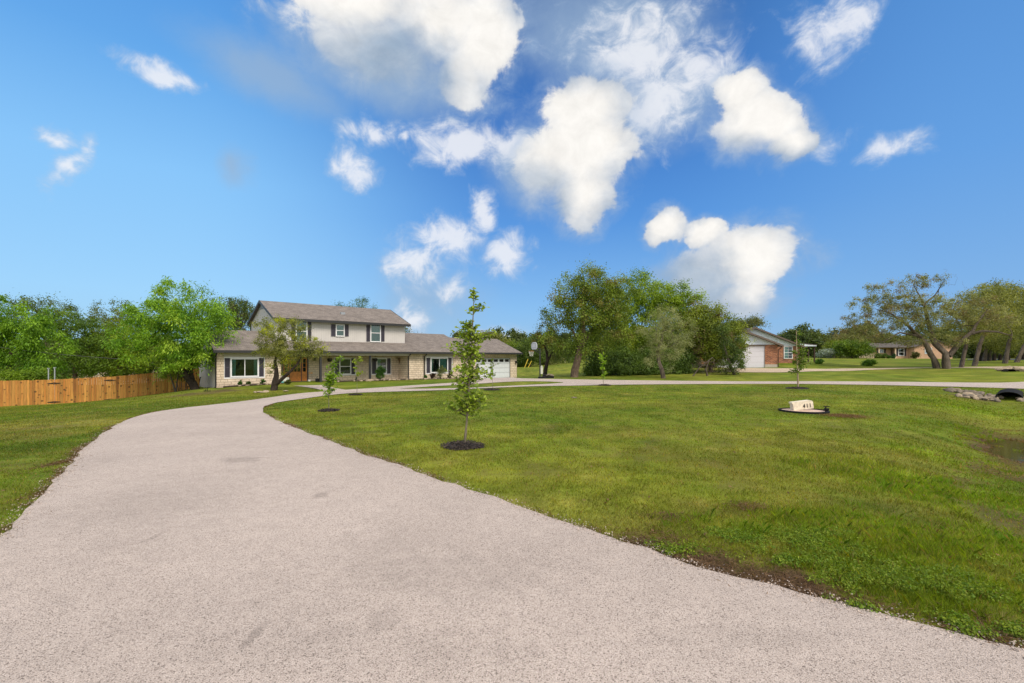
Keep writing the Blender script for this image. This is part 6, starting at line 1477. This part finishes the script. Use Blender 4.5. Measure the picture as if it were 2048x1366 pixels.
# tall tufts in the wet ditch
def tufts():
    rs = np.random.RandomState(33); C = []
    for q in [(1700,1050,120,30,90),(1850,980,130,40,80),(1980,900,60,25,40),(1930,860,40,12,40),(1760,960,100,30,60),(2010,1090,50,24,50),(1880,1100,120,40,50),(1500,1060,40,10,18),(1380,1040,40,10,14)]:
        s = spot(*q[:4], 1)
        for _ in range(q[4]): C.append((s[0] + rs.randn() * s[2] * .7, s[1] + rs.randn() * s[3] * .7))
    C = np.array(C); C = C[~indrive(C[:, 0], C[:, 1])]; C = C[(G(C[:, 0], C[:, 1]) > -.10) | (np.hypot(C[:, 0] - PUD[0], C[:, 1] - PUD[1]) > 3) | (rs.rand(len(C)) < .2)]
    k = 34; X = np.repeat(C[:, 0], k) + rs.randn(len(C) * k) * .05; Y = np.repeat(C[:, 1], k) + rs.randn(len(C) * k) * .05; n = len(X); hs = np.repeat(.04 + .045 * rs.rand(len(C)), k)
    H = hs * (.5 + rs.rand(n)); b = rs.rand(n) * 6.283; l = np.c_[np.cos(b), np.sin(b), np.zeros(n)]; a = rs.rand(n) * 6.283; w = np.c_[np.cos(a), np.sin(a), np.zeros(n)] * .002
    w *= np.clip(np.hypot(X, Y) / 6, .8, 2)[:, None]
    B = np.c_[X, Y, G(X, Y)]; z = lambda h: np.c_[np.zeros(n), np.zeros(n), h]
    V = np.stack([B - w, B + w, B + l * (H * .25)[:, None] + z(H * .6) + w * .7, B + l * (H * .75)[:, None] + z(H * .95), B + l * (H * .25)[:, None] + z(H * .6) - w * .7], 1).reshape(-1, 3)
    g = np.repeat(rs.rand(len(C)), k)[:, None]; cc = (np.array([.12, .25, .01]) * (1 - g) + np.array([.26, .32, .02]) * g) * (.7 + .6 * rs.rand(n, 1)); d = rs.rand(n) < .12; cc[d] = (.30, .22, .08)
    tag(link('tall_grass', mesh_np('tall_grass', V, np.arange(n * 5).reshape(n, 5), np.repeat(cc, 5, 0)), mat='grass_blade'), 'longer bright grass tufts in the wet ditch at right', 'grass', kind='stuff')
tufts()
# leafy weeds near the driveway edge, bottom right
def weeds():
    rs = np.random.RandomState(41); P = []
    for q in [(1850,1180,170,60,2600),(1720,1140,110,30,1500),(1960,1240,100,30,1200),(1650,1085,90,24,1000),(1550,1120,60,14,500),(1700,1215,60,8,260),(1980,1150,60,30,600),(1350,1100,50,10,160),(1800,1255,60,8,300),(1480,1075,60,14,300)]:
        s = spot(*q[:4], 1); m = q[4]; P.append(np.c_[s[0] + rs.randn(m) * s[2] * .55, s[1] + rs.randn(m) * s[3] * .6])
    P = np.concatenate(P); P = P[~indrive(P[:, 0], P[:, 1])]
    nz = fbm(P[:, 0], P[:, 1], 2.2, 55); nz2 = fbm(P[:, 0], P[:, 1], 7, 57); P = P[(nz * .6 + nz2 * .5 > .56)]
    k = 11; n0 = len(P); C0 = np.repeat(P, k, 0); n = len(C0); a = rs.rand(n) * 6.283; r = .045 * np.sqrt(rs.rand(n)); hh = np.repeat(.02 + .045 * rs.rand(n0), k)
    X = C0[:, 0] + np.cos(a) * r; Y = C0[:, 1] + np.sin(a) * r; Zc = G(X, Y) + hh * (.35 + .75 * rs.rand(n))
    nr = np.c_[np.cos(a) * .5, np.sin(a) * .5, np.ones(n)] + rs.normal(size=(n, 3)) * .45; ax = np.c_[np.cos(a), np.sin(a), rs.randn(n) * .3]
    L = .009 + .015 * rs.rand(n); kk = np.repeat(rs.rand(n0), k)[:, None]; cc = (np.array([.09, .18, .008]) * (1 - kk) + np.array([.23, .29, .02]) * kk) * (.7 + .6 * rs.rand(n, 1))
    me = leaves_mesh('ground_cover', np.c_[X, Y, Zc], nr, L, L * .62, cc, ax, rs)
    tag(link('ground_cover', me, mat='leaf'), 'bright small-leaved weeds by the driveway edge at bottom right', 'weeds', kind='stuff')
weeds()
# dead grass litter on the bare strips
def thatch():
    rs = np.random.RandomState(51); P = []
    for s in DIRT:
        if s[1] > 16: continue
        m = int(min(9000, 4200 * s[2] * s[3] * 3.1)); P.append(np.c_[s[0] + rs.randn(m) * s[2] * .6, s[1] + rs.randn(m) * s[3] * .65])
    tt = rs.rand(14000, 1); q2 = DA + (DB - DA) * tt * .55 + rs.normal(size=(14000, 2)) * .85; P.append(q2[lawncol(q2[:, 0], q2[:, 1])[1] > .35])
    # thin brown fringe along the paving
    dpa = np.array(dp); dd = np.hypot(dpa[:, 0], dpa[:, 1]); e = dpa[(dd < 22) & (dpa[:, 1] > 1)]
    idx = rs.randint(0, len(e), 30000); e_ = e[idx]; kp = rs.rand(30000) < np.clip((fbm(e_[:, 0], e_[:, 1], .9, 73) - .42) * 5, .05, 1); e_ = e_[kp]; P.append(e_ + rs.normal(size=(len(e_), 2)) * (.03 + .10 * fbm(e_[:, 0], e_[:, 1], 1.1, 71)[:, None]))
    P = np.concatenate(P); ind = indrive(P[:, 0], P[:, 1]); P = P[~ind | (rs.rand(len(P)) < .05)]; n = len(P)
    a = rs.rand(n) * 6.283; L = .03 + .09 * rs.rand(n); W = .0014 + .0016 * rs.rand(n); W *= np.clip(P[:, 1] / 4, 1, 3)
    C = np.c_[P, G(P[:, 0], P[:, 1]) + .006 + .022 * rs.rand(n)]; nr = rs.normal(size=(n, 3)) * .35 + np.array([0, 0, 1]); ax = np.c_[np.cos(a), np.sin(a), rs.randn(n) * .25]
    k = rs.rand(n, 1); cc = (np.array([.06, .034, .02]) * (1 - k) + np.array([.30, .19, .11]) * k)
    me = leaves_mesh('dead_grass', C, nr, L, W * 2, cc, ax, rs); tag(link('dead_grass', me, mat='grass_blade'), 'brown dead grass clippings along the driveway edges', 'dead grass', kind='stuff')
thatch()

# gravel spilled over the driveway edges and a few fallen leaves
def litter():
    rs = np.random.RandomState(61); dpa = np.array(dp); dd = np.hypot(dpa[:, 0], dpa[:, 1]); e = dpa[(dd < 18) & (dpa[:, 1] > .8)]
    n = 9000; P = e[rs.randint(0, len(e), n)] + rs.normal(size=(n, 2)) * .07; C = np.c_[P, G(P[:, 0], P[:, 1]) + .024 + .006 * rs.rand(n)]
    nr = rs.normal(size=(n, 3)) * .6 + np.array([0, 0, 1]); L = .008 + .010 * rs.rand(n); cc = np.array([.46, .38, .33]) * (.5 + .7 * rs.rand(n, 1))
    tag(link('loose_gravel', mesh_np_leaf(C, nr, L, L * .9, cc, rs), mat='mulch'), 'loose pale gravel spilled along the near driveway edges', 'gravel', kind='stuff')
    n = 420; Y = np.exp(rs.uniform(np.log(2.4), np.log(16), n)); X = rs.uniform(-1.1, 1.2, n) * Y; ind = indrive(X, Y); k = ~ind; X, Y = X[k], Y[k]; n = len(X)
    C = np.c_[X, Y, G(X, Y) + .035]; nr = rs.normal(size=(n, 3)) * .4 + np.array([0, 0, 1]); L = .03 + .03 * rs.rand(n); cc = np.array([.20, .12, .06]) * (.5 + .9 * rs.rand(n, 1))
    tag(link('fallen_leaves', mesh_np_leaf(C, nr, L, L * .55, cc, rs), mat='leaf'), 'small brown fallen leaves scattered on the lawn', 'leaves', kind='stuff')
def mesh_np_leaf(C, nr, L, W, cc, rs): return leaves_mesh('litter', C, nr, L, W, cc, None, rs)
litter()
